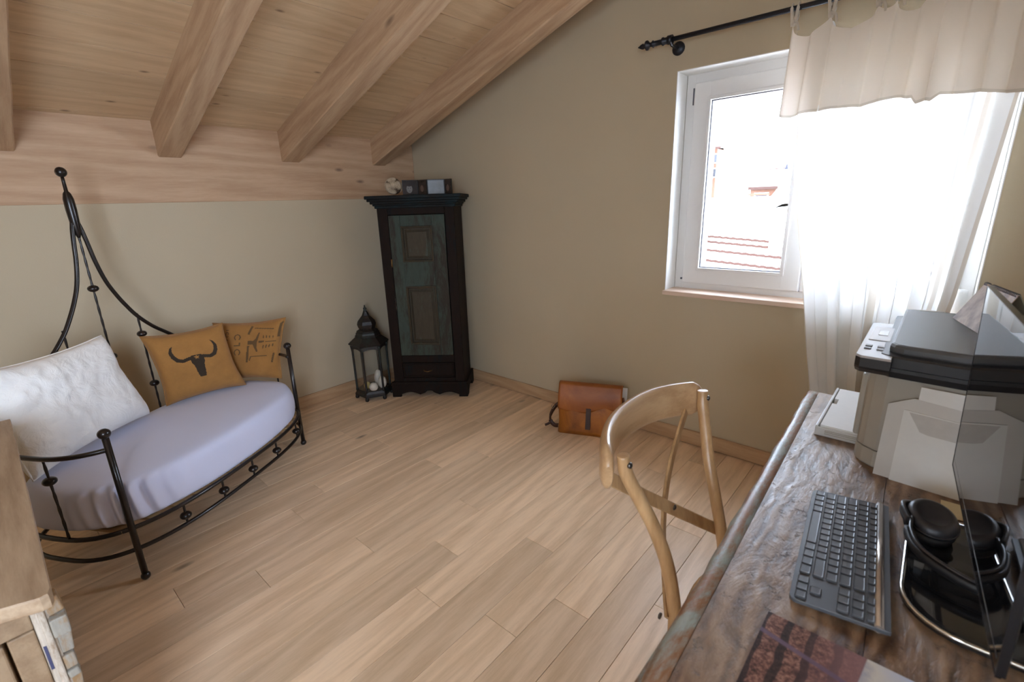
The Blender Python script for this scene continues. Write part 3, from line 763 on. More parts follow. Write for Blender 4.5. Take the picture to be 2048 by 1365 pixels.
# ------------------------------------------------------------------ leather satchel
M['leather'] = None
t = NT('cognac_leather'); v = t.coords(rnd=False); n1 = t.noise(v, 5, 6, .65, .5); n2 = t.noise(v, 120, 4)
t.bsdf(t.ramp(n1, [(.3, srgb(104, 56, 14)), (.5, srgb(156, 92, 28)), (.68, srgb(182, 112, 38))]), .5, t.bump(t.math('ADD', n2, t.math('MULTIPLY', n1, 2.0)), .35, .003)); M['leather'] = t.m
t = NT('red_leather'); v = t.coords(rnd=False); n1 = t.noise(v, 4, 6, .65, .4); n2 = t.noise(v, 120, 4)
t.bsdf(t.ramp(n1, [(.3, srgb(124, 64, 20)), (.55, srgb(160, 92, 36)), (.7, srgb(180, 114, 48))]), .42, t.bump(n2, .3, .002)); M['flap'] = t.m
M['strap'] = plain('dark_strap', srgb(62, 34, 18), .5, bump=.3)
M['strap2'] = plain('brown_strap', srgb(128, 74, 34), .5, bump=.3)
M['buckle'] = plain('buckle_metal', (.4, .35, .28), .35, .9)
b0 = Vector((1.817, -.368, 0)); bang = math.atan2(.14, .331); BW = .405; BH = .335
FBG = frame(b0, bang) @ Matrix.Rotation(math.radians(-13), 4, 'X')
bag = thing('satchel', 'worn cognac leather satchel leaning against the window wall', 'bag', b0, bang)
q = MB(FBG); rs = []
for i in range(13):
    z = BH*i/12; d = .085*(1-.45*(i/12)**1.5); bul = .012*math.sin(PI*i/12); k = .012
    sec = []
    for (X, Y) in [(k, -bul), (BW*.25, -bul*1.3-.003), (BW*.5, -bul*1.2), (BW*.75, -bul*1.4-.002), (BW-k, -bul), (BW, k), (BW+.004*math.sin(i), d-k), (BW-k, d), (BW*.5, d+.003), (k, d), (0, d-k), (-.003*math.cos(i), k)]:
        sec.append(Vector((X+.004*math.sin(z*9)*(1 if X > .2 else -1), Y, z)))
    rs.append(sec)
q.rings(rs); q.build('body', 'leather', bag)
q = MB(FBG)
def flap(s_, t_):
    # t 0 back .. 1 front hem
    low = .150+.016*math.sin(s_*PI*2.2+2.4)+.020*s_+(.012 if .45 < s_ < .6 else 0)*0
    if t_ < .25:
        f = t_/.25; return Vector((BW*(s_*1.03-.015), .05-.05*f-.004, BH+.012*math.sin(f*PI)+.004))
    f = (t_-.25)/.75; return Vector((BW*(s_*1.03-.015), -.009-.014*math.sin(f*PI*.9)-.002, BH+.004-(BH-low)*f))
q.grid(30, 20, flap); fo = q.build('flap', 'flap', bag)
so2 = fo.modifiers.new('t', 'SOLIDIFY'); so2.thickness = .003
q = MB(FBG); q.bbox((BW*.455, -.0235, .045), (BW*.535, -.0185, .185), .001); q.build('closing_strap', 'strap', bag)
q = MB(FBG); q.tube(catmull([(-.002, .02, .20), (-.03, .0, .17), (-.05, -.03, .12), (-.045, -.035, .08), (-.02, -.03, .055), (.0, -.01, .05)], 6), 1, mi=0, sec=[(-.002, -.013), (.002, -.013), (.002, .013), (-.002, .013)]); q.tube(catmull([(-.045, -.035, .075), (-.06, -.04, .062), (-.08, -.05, .052)], 4), 1, sec=[(-.0015, -.008), (.0015, -.008), (.0015, .008), (-.0015, .008)])
so_ = q.build('shoulder_strap', 'strap', bag)
MB(FBG).tube([(-.028, -.012, .178), (-.04, -.02, .16), (-.052, -.012, .178), (-.04, -.004, .195)], .002, 6, closed=True).build('buckle', 'buckle', so_)
q = MB(FBG); q.tube(catmull([(BW+.003, .02, .27), (BW+.012, .015, .24), (BW+.02, .0, .20), (BW+.05, -.005, .215), (BW+.045, .02, .185), (BW+.012, .02, .175)], 6), 1, sec=[(-.0015, -.013), (.0015, -.013), (.0015, .013), (-.0015, .013)])
q.build('side_strap', 'strap2', bag)
for z in (.235, .165): MB(FBG).ball((BW+.004, .02, z), .005, .005, .005, 8).build('rivet', 'buckle', bag)
M['paper'] = plain('white_paper', (.86, .86, .84), .8, var=.02); M['paper_grey'] = plain('grey_green_paper', srgb(168, 170, 158), .8, var=.03)  # second one is plain grey-green stock
q = MB(FBG); q.bbox((BW-.20, .088, .03), (BW+.028, .096, .325), .001); o = q.build('papers', 'paper', None, origin=b0+Vector((.3, .2, 0)))
tag(o, 'white papers tucked between the satchel and the wall', 'paper')

# ------------------------------------------------------------------ curtain rod and curtain
RZ, RYD = 2.280, -.085
rod = thing('curtain_rod', 'black iron curtain rod with a turned finial above the window', 'curtain rod', (2.9, RYD, RZ))
MB().tube([(2.30, RYD, RZ), (3.98, RYD, RZ)], .0115, 12).build('pole', 'rodiron', rod)
for sx, x0 in ((-1, 2.315), (1, 3.965)):
    A = Vector((sx, 0, 0))
    MB().lathe([(.012, -.02), (.016, -.015), (.016, .012), (.020, .016), (.020, .022), (.013, .026), (.013, .07), (.018, .074), (.012, .080), (.010, .092), (.024, .104), (.024, .112), (.010, .122), (.014, .130), (.012, .140), (.002, .160)], (x0, RYD, RZ), 14, A).build('finial', 'rodiron', rod)
    xb = x0-sx*.02; br = MB()
    br.tube(catmull([(xb, RYD, RZ-.008), (xb, RYD+.02, RZ-.020), (xb+.003, YW-.02, RZ-.022), (xb+.003, YW, RZ-.022)], 4), .008, 8)
    br.lathe([(.022, -.012), (.022, .012)], (xb, RYD, RZ), 14, Vector((1, 0, 0)))
    bo = br.build('bracket', 'rodiron', rod)
    MB().lathe([(.034, 0), (.034, .006), (.028, .012), (.016, .018), (.003, .020)], (xb+.003, YW, RZ-.022), 18, Vector((0, -1, 0))).build('wall_plate', 'rodiron', rod)

def lerp_t(T_, v):
    if v <= T_[0][0]: return T_[0][1]
    for (x0, y0), (x1, y1) in zip(T_, T_[1:]):
        if v <= x1: return y0+(y1-y0)*(v-x0)/(x1-x0)
    return T_[-1][1]
XL = [(0.02, 3.19), (.3, 3.185), (.55, 3.157), (.75, 3.115), (1.04, 3.065), (1.4, 2.995), (1.84, 2.945), (2.0, 2.925), (2.2, 2.905)]
XRR = [(0.02, 3.56), (.6, 3.57), (1.06, 3.625), (1.5, 3.65), (1.82, 3.668), (2.2, 3.70)]
TIES = [0.0, .175, .40, .46, .60, .68, .84, 1.0]
def drop(s_):
    """how far the heading sags between ties"""
    for a, b in zip(TIES, TIES[1:]):
        if s_ <= b+1e-6: f = (s_-a)/(b-a); return 4*f*(1-f)*min(.05, (b-a)*.27)
    return 0
def folds(s_, z, amp, k=0):
    dn = min(1, (2.25-z)/.5)
    return amp*((.55+.45*dn)*math.sin(s_*2*PI*5.5+.7+k+.35*math.sin(z*2.1+k))+.5*math.sin(s_*2*PI*9.7+1.9*k+z*.9)+.35*math.sin(s_*2*PI*2.6+z*1.5+k))
cur = thing('curtain', 'white sheer cotton curtain with an ivory valance tied to the black rod', 'curtain', (3.3, RYD, 0))
def sheer(s_, t_):
    z = .03+(2.205-.03)*t_-drop(s_)*t_**8
    xl, xr = lerp_t(XL, z), lerp_t(XRR, z)
    x = xl+(xr-xl)*s_+.010*math.sin(s_*2*PI*5.5*2+z)
    return Vector((x, RYD+.02+folds(s_, z, .021), z))
def sheer_mat(s_, t_): return 1 if s_ < .012 or s_ > .985 or t_ < .02 or .515 < s_ < .54 or .885 < s_ < .90 else 0
MB().grid(150, 60, sheer, mi=sheer_mat).build('sheer_panel', ['sheer', 'hem'], cur, fix=False)
VB = [(0, 1.842), (.07, 1.830), (.16, 1.845), (.25, 1.848), (.40, 1.842), (.53, 1.858), (.60, 1.850), (.612, 1.823), (.68, 1.826), (.70, 1.850), (.84, 1.838), (1, 1.82)]
def val(s_, t_):
    top = 2.21-drop(s_)*1.25; bot = lerp_t(VB, s_)
    z = bot+(top-bot)*t_
    xl, xr = 2.885+.018*t_, 3.70
    out = .055*math.exp(-((s_-.645)/.04)**2)*(1-t_)
    x = xl+(xr-xl)*s_+.008*math.sin(s_*2*PI*5.5*2+z)
    return Vector((x, RYD-.030+folds(s_, z*.6+.8, .017, .5)*(1-.35*t_)-out, z))
def val_mat(s_, t_): return 1 if t_ < .045 or s_ < .014 or s_ > .988 or t_ > .985 else 0
MB().grid(150, 30, val, mi=val_mat).build('valance', ['valance', 'hem'], cur, fix=False)
for s_ in TIES:
    p = val(s_, 1.0); xk = p.x
    for dx in (-.014, .012):
        q = MB(); path = [Vector((xk+dx*.3, p.y+.004, p.z-.004)), Vector((xk+dx*.7, RYD-.018, RZ-.03)), Vector((xk+dx, RYD-.016, RZ+.006)), Vector((xk+dx, RYD, RZ+.0165)), Vector((xk+dx*.9, RYD+.017, RZ+.002)), Vector((xk+dx*.5, RYD+.012, RZ-.04)), Vector((xk, p.y+.012, p.z))]
        q.tube(catmull(path, 4), 1, sec=[(-.0012, -.006), (.0012, -.006), (.0012, .006), (-.0012, .006)]); q.build('tie', 'hem', cur)
    q = MB(); q.ball((xk, p.y-.003, p.z+.008), .011, .010, .013, 10)
    q.tube(catmull([(xk, p.y-.006, p.z+.008), (xk+.018, p.y-.014, p.z+.004), (xk+.026, p.y-.012, p.z-.028)], 4), 1, sec=[(-.001, -.005), (.001, -.005), (.001, .005), (-.001, .005)])
    q.build('knot', 'hem', cur)
M['white_plastic'] = plain('white_plastic', (.75, .75, .73), .35, var=.01)
o = MB().lathe([(.020, .0), (.022, .006), (.022, .10), (.020, .112), (.012, .114), (.003, .114)], (3.655, .085, .962), 18).build('canister', 'white_plastic', None, origin=(3.655, .085, .962))
tag(o, 'slim white canister at the right end of the window sill', 'container')

# ------------------------------------------------------------------ desk
TM = Matrix.Translation(CAM) @ Matrix.Scale(.7/.75, 4) @ Matrix.Translation(-CAM)   # worked out at desk height .75, desk is .80
t = NT('old_desk_wood'); v = t.coords((1, .30, 1), rnd=False); v0 = t.coords(rnd=False)
n1 = t.noise(v, 9, 6, .65, 1.4); n2 = t.noise(v, 55, 6, .75, .6); n3 = t.noise(v0, 3.2, 5, .65); n4 = t.noise(v0, 38, 6, .75)
sc1 = t.n('TexWave', {'bands_direction': 'X'}, Vector=v, Scale=9.0, Distortion=11.0, Detail=4.0, Detail_Scale=1.5).outputs['Fac']
f = t.math('ADD', t.math('MULTIPLY', n1, .42), t.math('ADD', t.math('MULTIPLY', n2, .42), t.math('MULTIPLY', sc1, .16)))
col = t.ramp(f, [(.34, srgb(62, 42, 28)), (.48, srgb(112, 82, 58)), (.60, srgb(150, 120, 92)), (.75, srgb(172, 150, 126))])
pit = t.n('MapRange', Value=n4, From_Min=.28, From_Max=.40, To_Min=1.0, To_Max=0.0).outputs[0]
wv = t.n('MapRange', Value=n3, From_Min=.40, From_Max=.65).outputs[0]
col = t.mix(t.math('MULTIPLY', wv, .5), col, srgb(172, 148, 120))
col = t.mix(t.math('MULTIPLY', pit, .55), col, srgb(30, 20, 14))
hgt = t.math('ADD', t.math('MULTIPLY', f, 1.0), t.math('SUBTRACT', t.math('MULTIPLY', n1, .8), t.math('MULTIPLY', pit, .8)))
rg = t.n('MapRange', Value=n2, From_Min=.3, From_Max=.7, To_Min=.30, To_Max=.52).outputs[0]
t.bsdf(col, rg, t.bump(hgt, .8, .006), coat=.2, Coat_Roughness=.4); M['desk'] = t.m
M['desk_edge'] = aged('desk_edge_paint', srgb(160, 112, 76), srgb(150, 152, 140), .52, .42, 1, 14)
M['desk_dark'] = plain('desk_gap', (.02, .013, .009), .8)
DZ = .80
def dfront(y): return 3.268+(.047)*((-.80-y)/(1.5))     # front edge x at a given y
deskt = thing('desk', 'long old rustic wooden desk with distressed worn top', 'desk', (3.6, -1.75, 0))
yf, yn = -.800, -3.05
q = MB(); nseg = 60
random.seed(11)
rs = []
for i in range(nseg+1):
    y = yf+(yn-yf)*i/nseg; x = dfront(y); j = .0016*math.sin(i*1.7)+.0012*math.sin(i*.63+2)
    rs.append([Vector(p) for p in ((x+.036, y, DZ), (x+.010, y, DZ+j*.5), (x+.003+j, y, DZ-.004), (x+j, y, DZ-.012), (x+.001+j, y, DZ-.026), (x+.008, y, DZ-.034), (x+.036, y, DZ-.034))])
q.rings(rs); q.build('front_edge', 'desk_edge', deskt)
xs = [.0375, .26, .47, .66, .80]
for a, b in zip(xs, xs[1:]):
    q = MB()
    q.add([(dfront(yf)+a, yf-.001, DZ-.034), (dfront(yf)+b-.0012, yf-.001, DZ-.034), (dfront(yn)+b-.0012, yn, DZ-.034), (dfront(yn)+a, yn, DZ-.034),
           (dfront(yf)+a, yf-.001, DZ), (dfront(yf)+b-.0012, yf-.001, DZ), (dfront(yn)+b-.0012, yn, DZ), (dfront(yn)+a, yn, DZ)], [(0,1,2,3),(4,7,6,5),(0,4,5,1),(1,5,6,2),(2,6,7,3),(3,7,4,0)])
    q.build('top_plank', 'desk', deskt)
MB().bbox((dfront(yf)+.03, -2.98, DZ-.13), (dfront(yf)+.055, yf-.06, DZ-.034), .003).build('apron', 'desk_edge', deskt)
MB().bbox((dfront(yf)+.055, yf-.085, DZ-.13), (4.02, yf-.06, DZ-.034), .003).build('apron', 'desk_edge', deskt)
for x in (3.31, 3.97):
    for y in (-.90, -2.95):
        c_ = Vector((x+.03, y, 0)); q = MB()
        q.lathe([(.022, 0), (.026, .01), (.030, .05), (.024, .08), (.034, .12), (.036, .2), (.030, .45), (.036, .56), (.028, .60), (.040, .63), (.040, DZ-.034)], c_, 16); q.build('leg', 'desk_edge', deskt)

# ------------------------------------------------------------------ chair
M['beech'] = wood('beech_bentwood', srgb(198, 160, 114), srgb(162, 124, 82), 2, .38, 1.0, (.1, .06, .03), 0, .03, .05, coat=.25)
M['beech_h'] = wood('beech_rail', srgb(200, 164, 122), srgb(166, 128, 88), 1, .33, 1.0, (.1, .06, .03), 0, .03, .04, coat=.35)
M['screw'] = plain('screw_steel', (.12, .11, .10), .35, .9)
M['rattan'] = linen('woven_seat', srgb(190, 150, 98), weave=200)
chy = -1.63
ch = thing('chair', 'beech crossback bentwood chair pushed up to the desk', 'chair', (3.35, chy, 0))
postN = catmull([(3.090, -1.866, .945), (3.097, -1.862, .90), (3.120, -1.838, .83), (3.148, -1.812, .75), (3.180, -1.800, .66), (3.205, -1.802, .56), (3.215, -1.808, .47), (3.205, -1.820, .30), (3.165, -1.842, .0)], 5)
postF = catmull([(3.090, -1.386, .945), (3.097, -1.392, .90), (3.120, -1.418, .83), (3.148, -1.448, .75), (3.180, -1.468, .66), (3.205, -1.470, .56), (3.215, -1.462, .47), (3.205, -1.446, .30), (3.165, -1.420, .0)], 5)
for P_ in (postN, postF):
    n = len(P_); MB().tube(P_, [.0165 if 3 < i < n-8 else (.0150 if i >= n-8 else .0150) for i in range(n)], 14).build('rear_leg', 'beech', ch)
# bent top rail on the outside of the posts
def railc(f, off=0.0):      # f 0 near .. 1 far, plan curve
    y = -1.905+.56*f; k = abs(2*f-1); x = 2.978+off+.100*k**2.4
    return x, y
q = MB(); rs = []; N_ = 40
for i in range(N_+1):
    f = i/N_; x, y = railc(f); x2, y2 = railc(min(1, f+.02)); x1, y1 = railc(max(0, f-.02))
    d = Vector((x2-x1, y2-y1, 0)).normalized(); nn = Vector((d.y, -d.x, 0))
    e = min(1, min(f, 1-f)/.05)**.5; hh = .054*(.45+.55*e); th = .0165*(.5+.5*e); zc = .905+.010*math.sin(PI*f)
    ring = []
    for k in range(14):
        a = 2*PI*k/14; ca, sa_ = math.cos(a), math.sin(a)
        ring.append(Vector((x, y, zc))+nn*(th*math.copysign(abs(ca)**.8, ca))+Vector((0, 0, hh*math.copysign(abs(sa_)**.75, sa_))))
    rs.append(ring)
q.rings(rs); q.build('top_rail', 'beech_h', ch)
# crossed slats bowed outwards
def slat(a, b, bow, z0, z1, nm):
    pts = []
    for i in range(15):
        f = i/14; p = Vector(a).lerp(Vector(b), f); p.x -= bow*math.sin(PI*f)*1.0; pts.append(p)
    q = MB(); rs = []
    for i, p in enumerate(pts):
        d = (pts[min(i+1, 14)]-pts[max(i-1, 0)]).normalized(); nx = Vector((-1, 0, 0)); nx = (nx-d*nx.dot(d)).normalized(); wv_ = d.cross(nx)
        hw, ht = .0165, .0042
        rs.append([p+wv_*(hw*c1)+nx*(ht*c2) for c1, c2 in ((-1, -.5), (-.85, -1), (.85, -1), (1, -.5), (1, .5), (.85, 1), (-.85, 1), (-1, .5))])
    q.rings(rs, smooth=False); return q.build(nm, 'beech', ch)
slat((3.050, -1.865, .872), (3.200, -1.450, .545), .030, 0, 0, 'cross_slat')
slat((3.050, -1.400, .872), (3.198, -1.815, .515), .036, 0, 0, 'cross_slat')
for c_, ax in (((3.096, -1.637, .700), (-1, 0, 0)), ((3.076, -1.630, .712), (1, 0, 0))):
    MB().lathe([(.008, 0), (.008, .002), (.004, .005), (.001, .005)], (3.128 if ax[0] > 0 else 3.080, -1.640, .700), 10, Vector(ax)).build('screw', 'screw', ch)
for (x, y, z) in ((3.108, -1.866, .925), (3.108, -1.386, .925)):
    MB().lathe([(.0075, -.004), (.0075, .002), (.004, .0045), (.001, .0045)], (x, y, z), 10, Vector((1, 0, .15))).build('screw', 'screw', ch)
MB().lathe([(.008, 0), (.008, .004), (.003, .006)], (3.178, -1.806, .50), 10, Vector((-1, 0, 0))).build('screw', 'screw', ch)
def seatring(r, z): return [Vector((3.40+.21*r*math.copysign(abs(math.cos(a))**.8, math.cos(a)), chy+(.185+.025*math.cos(a))*r*math.copysign(abs(math.sin(a))**.8, math.sin(a)), z)) for a in [2*PI*i/40 for i in range(40)]]
MB().rings([seatring(.94, .435), seatring(1, .445), seatring(1.01, .460), seatring(.99, .476), seatring(.95, .480), seatring(.84, .478), seatring(.82, .470), seatring(.5, .466), seatring(.02, .465)]).build('seat', 'beech', ch)
MB().rings([seatring(.84, .471), seatring(.82, .477), seatring(.5, .471), seatring(.02, .470)]).build('woven_seat', 'rattan', ch)
for y in (-1.80, -1.46):
    s_ = 1 if y > chy else -1
    MB().tube([(3.555, y-.005*s_, .45), (3.57, y, .25), (3.585, y+.012*s_, 0)], [.017, .0155, .013], 12).build('front_leg', 'beech', ch)
    MB().tube(catmull([(3.200, y+s_*.005, .28), (3.38, y-.0*s_, .265), (3.570, y, .28)], 4), .009, 8).build('stretcher', 'beech', ch)

# ------------------------------------------------------------------ left dresser
M['dres_top'] = wood('dresser_top_wood', srgb(176, 152, 124), srgb(140, 114, 88), 0, .55, 1.2, srgb(96, 74, 54), .5, .05, .3)
M['dres_body'] = wood('dresser_body_wood', srgb(150, 126, 98), srgb(118, 92, 66), 0, .6, 1.0, srgb(90, 66, 48), .5, .08, .3)
M['dres_white'] = aged('chipped_white_paint', srgb(160, 130, 96), srgb(192, 180, 164), .44, .6, 2, 7)
M['chips'] = aged('broken_wood', srgb(170, 134, 92), srgb(150, 144, 132), .5, .7, 2, 12)
DT = .80
drs = thing('dresser', 'rustic limed wood dresser with a chipped white corner at the left edge', 'dresser', (1.75, -3.05, 0))
q = MB()
top = [(1.109, -2.767), (2.345, -2.781), (2.362, -2.786), (2.364, -2.798), (2.335, -2.868), (2.312, -3.40), (1.10, -3.40)]
def inset(pl, k):
    cx_ = sum(p[0] for p in pl)/len(pl); cy_ = sum(p[1] for p in pl)/len(pl); return [(cx_+(x-cx_)*k, cy_+(y-cy_)*k) for x, y in pl]
q.rings([[Vector((x, y, z)) for x, y in inset(top, k)] for k, z in ((.985, DT-.034), (.997, DT-.031), (1, DT-.024), (1, DT-.005), (.996, DT))], smooth=False)
q.build('top', 'dres_top', drs)
MB().bbox((1.14, -3.37, .06), (2.265, -2.835, DT-.035), .004).build('carcass', 'dres_body', drs)
MB().bbox((2.262, -3.37, DT-.095), (2.306, -2.822, DT-.036), .003).build('rail', 'dres_body', drs)
MB().bbox((2.262, -2.862, .02), (2.3065, -2.8225, DT-.097), .003).build('stile', 'dres_body', drs)
for (z0, z1) in ((.40, .695), (.10, .385)):
    o = MB().bbox((2.255, -3.34, z0), (2.302, -2.868, z1), .004).build('drawer', 'dres_body', drs)
    MB().ball((2.31, -3.11, (z0+z1)/2), .02, n=12).build('knob', 'iron', o)
q = MB(); q.bbox((2.245, -2.8215, .0), (2.312, -2.796, DT-.035), .005); q.build('corner_post', 'dres_white', drs)
q = MB(); q.bbox((2.308, -2.812, .02), (2.318, -2.801, DT-.04), .003); q.build('corner_moulding', 'dres_white', drs)
for (x, y) in ((1.17, -2.85), (1.17, -3.35), (2.27, -3.35)): MB().bbox((x-.03, y-.03, 0), (x+.03, y+.03, .08), .005).build('foot', 'dres_body', drs)
random.seed(5)
z = DT-.04
while z > .05:
    h = .02+random.random()*.035; dy = .004+random.random()*.012; dx = random.random()*.02
    R_ = Matrix.Rotation(random.uniform(-.12, .12), 3, 'X')
    cc = Vector((2.325-dx, -2.788, z-h/2))
    MB(Matrix.Translation(cc) @ R_.to_4x4()).bbox((-.03, -.012, -h/2+.001), (.002, dy, h/2-.001), .003).build('wood_chip', 'chips', drs)
    z -= h
MB().bbox((2.310, -2.8195, .60), (2.3128, -2.8145, .66), .0005).build('paint_mark', plain('blue_mark', srgb(60, 64, 96), .6), drs)

# ------------------------------------------------------------------ printer (desk items are laid out in TM space)
M['pr_grey'] = plain('printer_warm_grey', srgb(176, 170, 158), .45, var=.01)
M['pr_black'] = plain('printer_black', (.018, .017, .018), .35, var=.01)
M['pr_lid'] = plain('printer_lid', (.10, .104, .108), .40, var=.01)
M['pr_panel'] = plain('control_panel', (.46, .46, .47), .22, var=.01)
M['pr_white'] = plain('tray_plastic', (.62, .61, .58), .4, var=.01)
def poly3(mb, pl, levels, smooth=False):
    """levels: (inset distance scale k, z)"""
    mb.rings([[Vector((x, y, z)) for x, y in inset(pl, k)] for k, z in levels], smooth=smooth); return mb
prt = thing('printer', 'grey and black multifunction printer at the far end of the desk', 'printer', TM @ Vector((3.67, -.94, .75)))
bodyp = [(3.457, -1.135), (3.462, -1.152), (3.476, -1.170), (3.504, -1.190), (3.885, -1.215), (3.905, -1.19), (3.905, -.70), (3.885, -.68), (3.475, -.665), (3.457, -.68)]
poly3(MB(TM), bodyp, [(.99, .7505), (1, .755), (1, .800)]).build('base', 'pr_grey', prt)
poly3(MB(TM), inset(bodyp, .993), [(1, .803), (1, 1.022), (.992, 1.028)]).build('body', 'pr_grey', prt)
MB(TM).bbox((3.4445, -1.125, .81), (3.470, -.70, 1.0), .006).build('front_cover', 'pr_grey', prt)
scan = [(3.478, -1.188), (3.50, -1.205), (3.89, -1.228), (3.912, -1.20), (3.912, -.68), (3.89, -.655), (3.50, -.65), (3.478, -.665)]
poly3(MB(TM), scan, [(.975, 1.024), (.985, 1.040), (.985, 1.050), (1, 1.053), (1, 1.078), (.99, 1.083)]).build('scanner', 'pr_black', prt)
q = MB(TM)   # control panel jutting out at the front
cp = [(3.428, -1.222), (3.440, -1.236), (3.505, -1.240), (3.505, -.80), (3.44, -.80), (3.426, -.81)]
poly3(q, cp, [(.93, 1.034), (.99, 1.046), (1, 1.052), (1, 1.076)]); po = q.build('control_panel_shell', 'pr_black', prt)
poly3(MB(TM), inset(cp, .995), [(1, 1.0762), (.985, 1.0815)]).build('control_panel', 'pr_panel', po)
MB(TM).bbox((3.438, -1.05, 1.0815), (3.488, -.87, 1.0835), .001).build('button_field', plain('panel_field', (.62, .62, .63), .3, var=.01), po)
MB(TM).bbox((3.455, -.985, 1.0833), (3.478, -.925, 1.0848), .0008).build('display', plain('panel_display', (.75, .78, .8), .1, var=.01), po)
for (x, y) in ((3.446, -1.150), (3.446, -1.120), (3.474, -1.150), (3.474, -1.120)):
    MB(TM).bbox((x-.008, y-.009, 1.0815), (x+.008, y+.009, 1.0838), .002).build('button', 'pr_black' if x < 3.46 else plain('grey_button', (.2, .2, .21), .4), po)
lid = [(3.494, -1.150), (3.504, -1.168), (3.525, -1.176), (3.888, -1.198), (3.90, -1.18), (3.90, -.66), (3.888, -.645), (3.515, -.632), (3.498, -.642)]
poly3(MB(TM), lid, [(.995, 1.083), (1, 1.087), (1, 1.098), (.985, 1.104), (.96, 1.106), (.5, 1.106)]).build('lid', 'pr_lid', prt)
MB(TM).bbox((3.535, -.655, 1.1055), (3.600, -.640, 1.1072), .0008).build('lid_badge', 'pr_white', prt)
q = MB(TM)
q.bbox((3.343, -1.058, .7505), (3.458, -.662, .757), .002); q.bbox((3.343, -1.060, .7505), (3.351, -.66, .783), .002)
q.bbox((3.343, -1.064, .7505), (3.460, -1.057, .779), .002); q.bbox((3.343, -.667, .7505), (3.460, -.66, .779), .002)
q.build('paper_tray', 'pr_white', prt)
q = MB(TM)
for i, z in enumerate((.760, .766, .771)): q.bbox((3.370, -1.0665, z), (3.457, -1.0635, z+.002), .0005)
o = q.build('tray_ribs', 'pr_grey', prt)
q = MB(TM)
pp = [(3.355, -1.052), (3.457, -1.052), (3.457, -.672), (3.355, -.672), (3.355, -.79), (3.368, -.79), (3.368, -.84), (3.355, -.84)]
q.prism(pp, .757, .784, lambda a, b, h: Vector((a, b, h))); o = q.build('paper_stack', 'paper', None, origin=TM @ Vector((3.40, -.86, .757)))
tag(o, 'stack of blank white paper in the tray in front of the printer', 'paper')

# envelopes leaning against the printer
LE = .075
def leaf(name, x0, x1, h, y, th, mat, label, group=None, dy=-.004, yaw=-.09, top=None, z0=.7505):
    Rl = Matrix.Translation((x0, y, z0)) @ Matrix.Rotation(yaw, 4, 'Z') @ Matrix.Rotation(-LE, 4, 'X')
    q = MB(TM @ Rl); W = x1-x0
    pl = top or [(0, 0), (W, 0), (W, h), (0, h)]
    q.prism(pl, 0, th, lambda a, b, hh: Vector((a, hh, b)))
    o = q.build(name, mat, None, origin=TM @ Rl @ Vector((W/2, 0, .0)))
    return tag(o, label, 'envelope' if 'envelope' in name else 'paper', group), (TM @ Rl)
ye = -1.2215
e1, _ = leaf('envelope', 3.512, 3.790, .228, ye-.004, .0025, plain('envelope_white', (.70, .68, .65), .8, var=.02), 'wide white envelope with clipped corner flap leaning against the printer side', top=[(0, 0), (.278, 0), (.278, .215), (.052, .232), (.002, .205)])
e1b = leaf('paper', 3.572, 3.672, .265, ye-.0085, .0015, 'paper', 'tall white slip sticking up between the two envelopes beside the printer')[0]
e2, RE = leaf('envelope', 3.548, 3.815, .187, ye-.0135, .003, 'paper', 'front white envelope with a V shaped flap leaning nearest the keyboard', top=[(0, 0), (.267, 0), (.267, .190), (0, .200)])
q = MB(RE); q.prism([(.012, .196), (.040, .150), (.058, .146), (.225, .142), (.262, .19)], -.0012, -.0002, lambda a, b, h: Vector((a, h, b))); q.build('flap', plain('envelope_flap', (.66, .64, .61), .8), e2)
MB(TM).bbox((3.655, -1.345, .7505), (3.735, -1.27, .752), .0004).build('card', plain('cream_card', srgb(216, 200, 160), .7), None, origin=TM @ Vector((3.695, -1.31, .7505)))
tag(bpy.data.objects['card'], 'small cream card on the desk behind the headphones', 'card')

# ------------------------------------------------------------------ tent calendar on the printer lid
M['card_brown'] = None
t = NT('calendar_back'); v = t.coords(rnd=False); n = t.noise(v, 18, 4)
t.bsdf(t.ramp(n, [(.35, srgb(126, 100, 80)), (.55, srgb(178, 150, 120)), (.7, srgb(156, 128, 106))]), .6); M['card_brown'] = t.m
cal = thing('desk_calendar', 'tent shaped spiral desk calendar standing on the printer lid', 'calendar', TM @ Vector((3.69, -.83, 1.107)))
bl = Vector((3.617, -.73, 1.107)); dd = Vector((.27, -.963, 0)); tp = Vector((3.671, -.735, 1.222)); Lc = .21; nb_ = Vector((.963, .27, 0))
q = MB(TM); q.add([bl, bl+dd*Lc, tp+dd*Lc, tp, bl+nb_*.002, bl+dd*Lc+nb_*.002, tp+dd*Lc+nb_*.002, tp+nb_*.002], [(0,1,2,3),(4,7,6,5),(0,4,5,1),(1,5,6,2),(2,6,7,3),(3,7,4,0)]); q.build('front_panel', 'card_brown', cal)
b2 = bl+nb_*.115
q = MB(TM); q.add([b2, b2+dd*Lc, tp+dd*Lc+nb_*.003, tp+nb_*.003, b2+nb_*.003, b2+dd*Lc+nb_*.003, tp+dd*Lc+nb_*.006, tp+nb_*.006], [(0,1,2,3),(4,7,6,5),(0,4,5,1),(1,5,6,2),(2,6,7,3),(3,7,4,0)]); q.build('back_panel', 'paper_grey', cal)
q = MB(TM); q.add([bl+nb_*.001, bl+dd*Lc+nb_*.001, b2+dd*Lc, b2, bl+nb_*.001+Vector((0, 0, .002)), bl+dd*Lc+nb_*.001+Vector((0, 0, .002)), b2+dd*Lc+Vector((0, 0, .002)), b2+Vector((0, 0, .002))], [(0,1,2,3),(4,7,6,5),(0,4,5,1),(1,5,6,2),(2,6,7,3),(3,7,4,0)]); q.build('floor_panel', 'card_brown', cal)
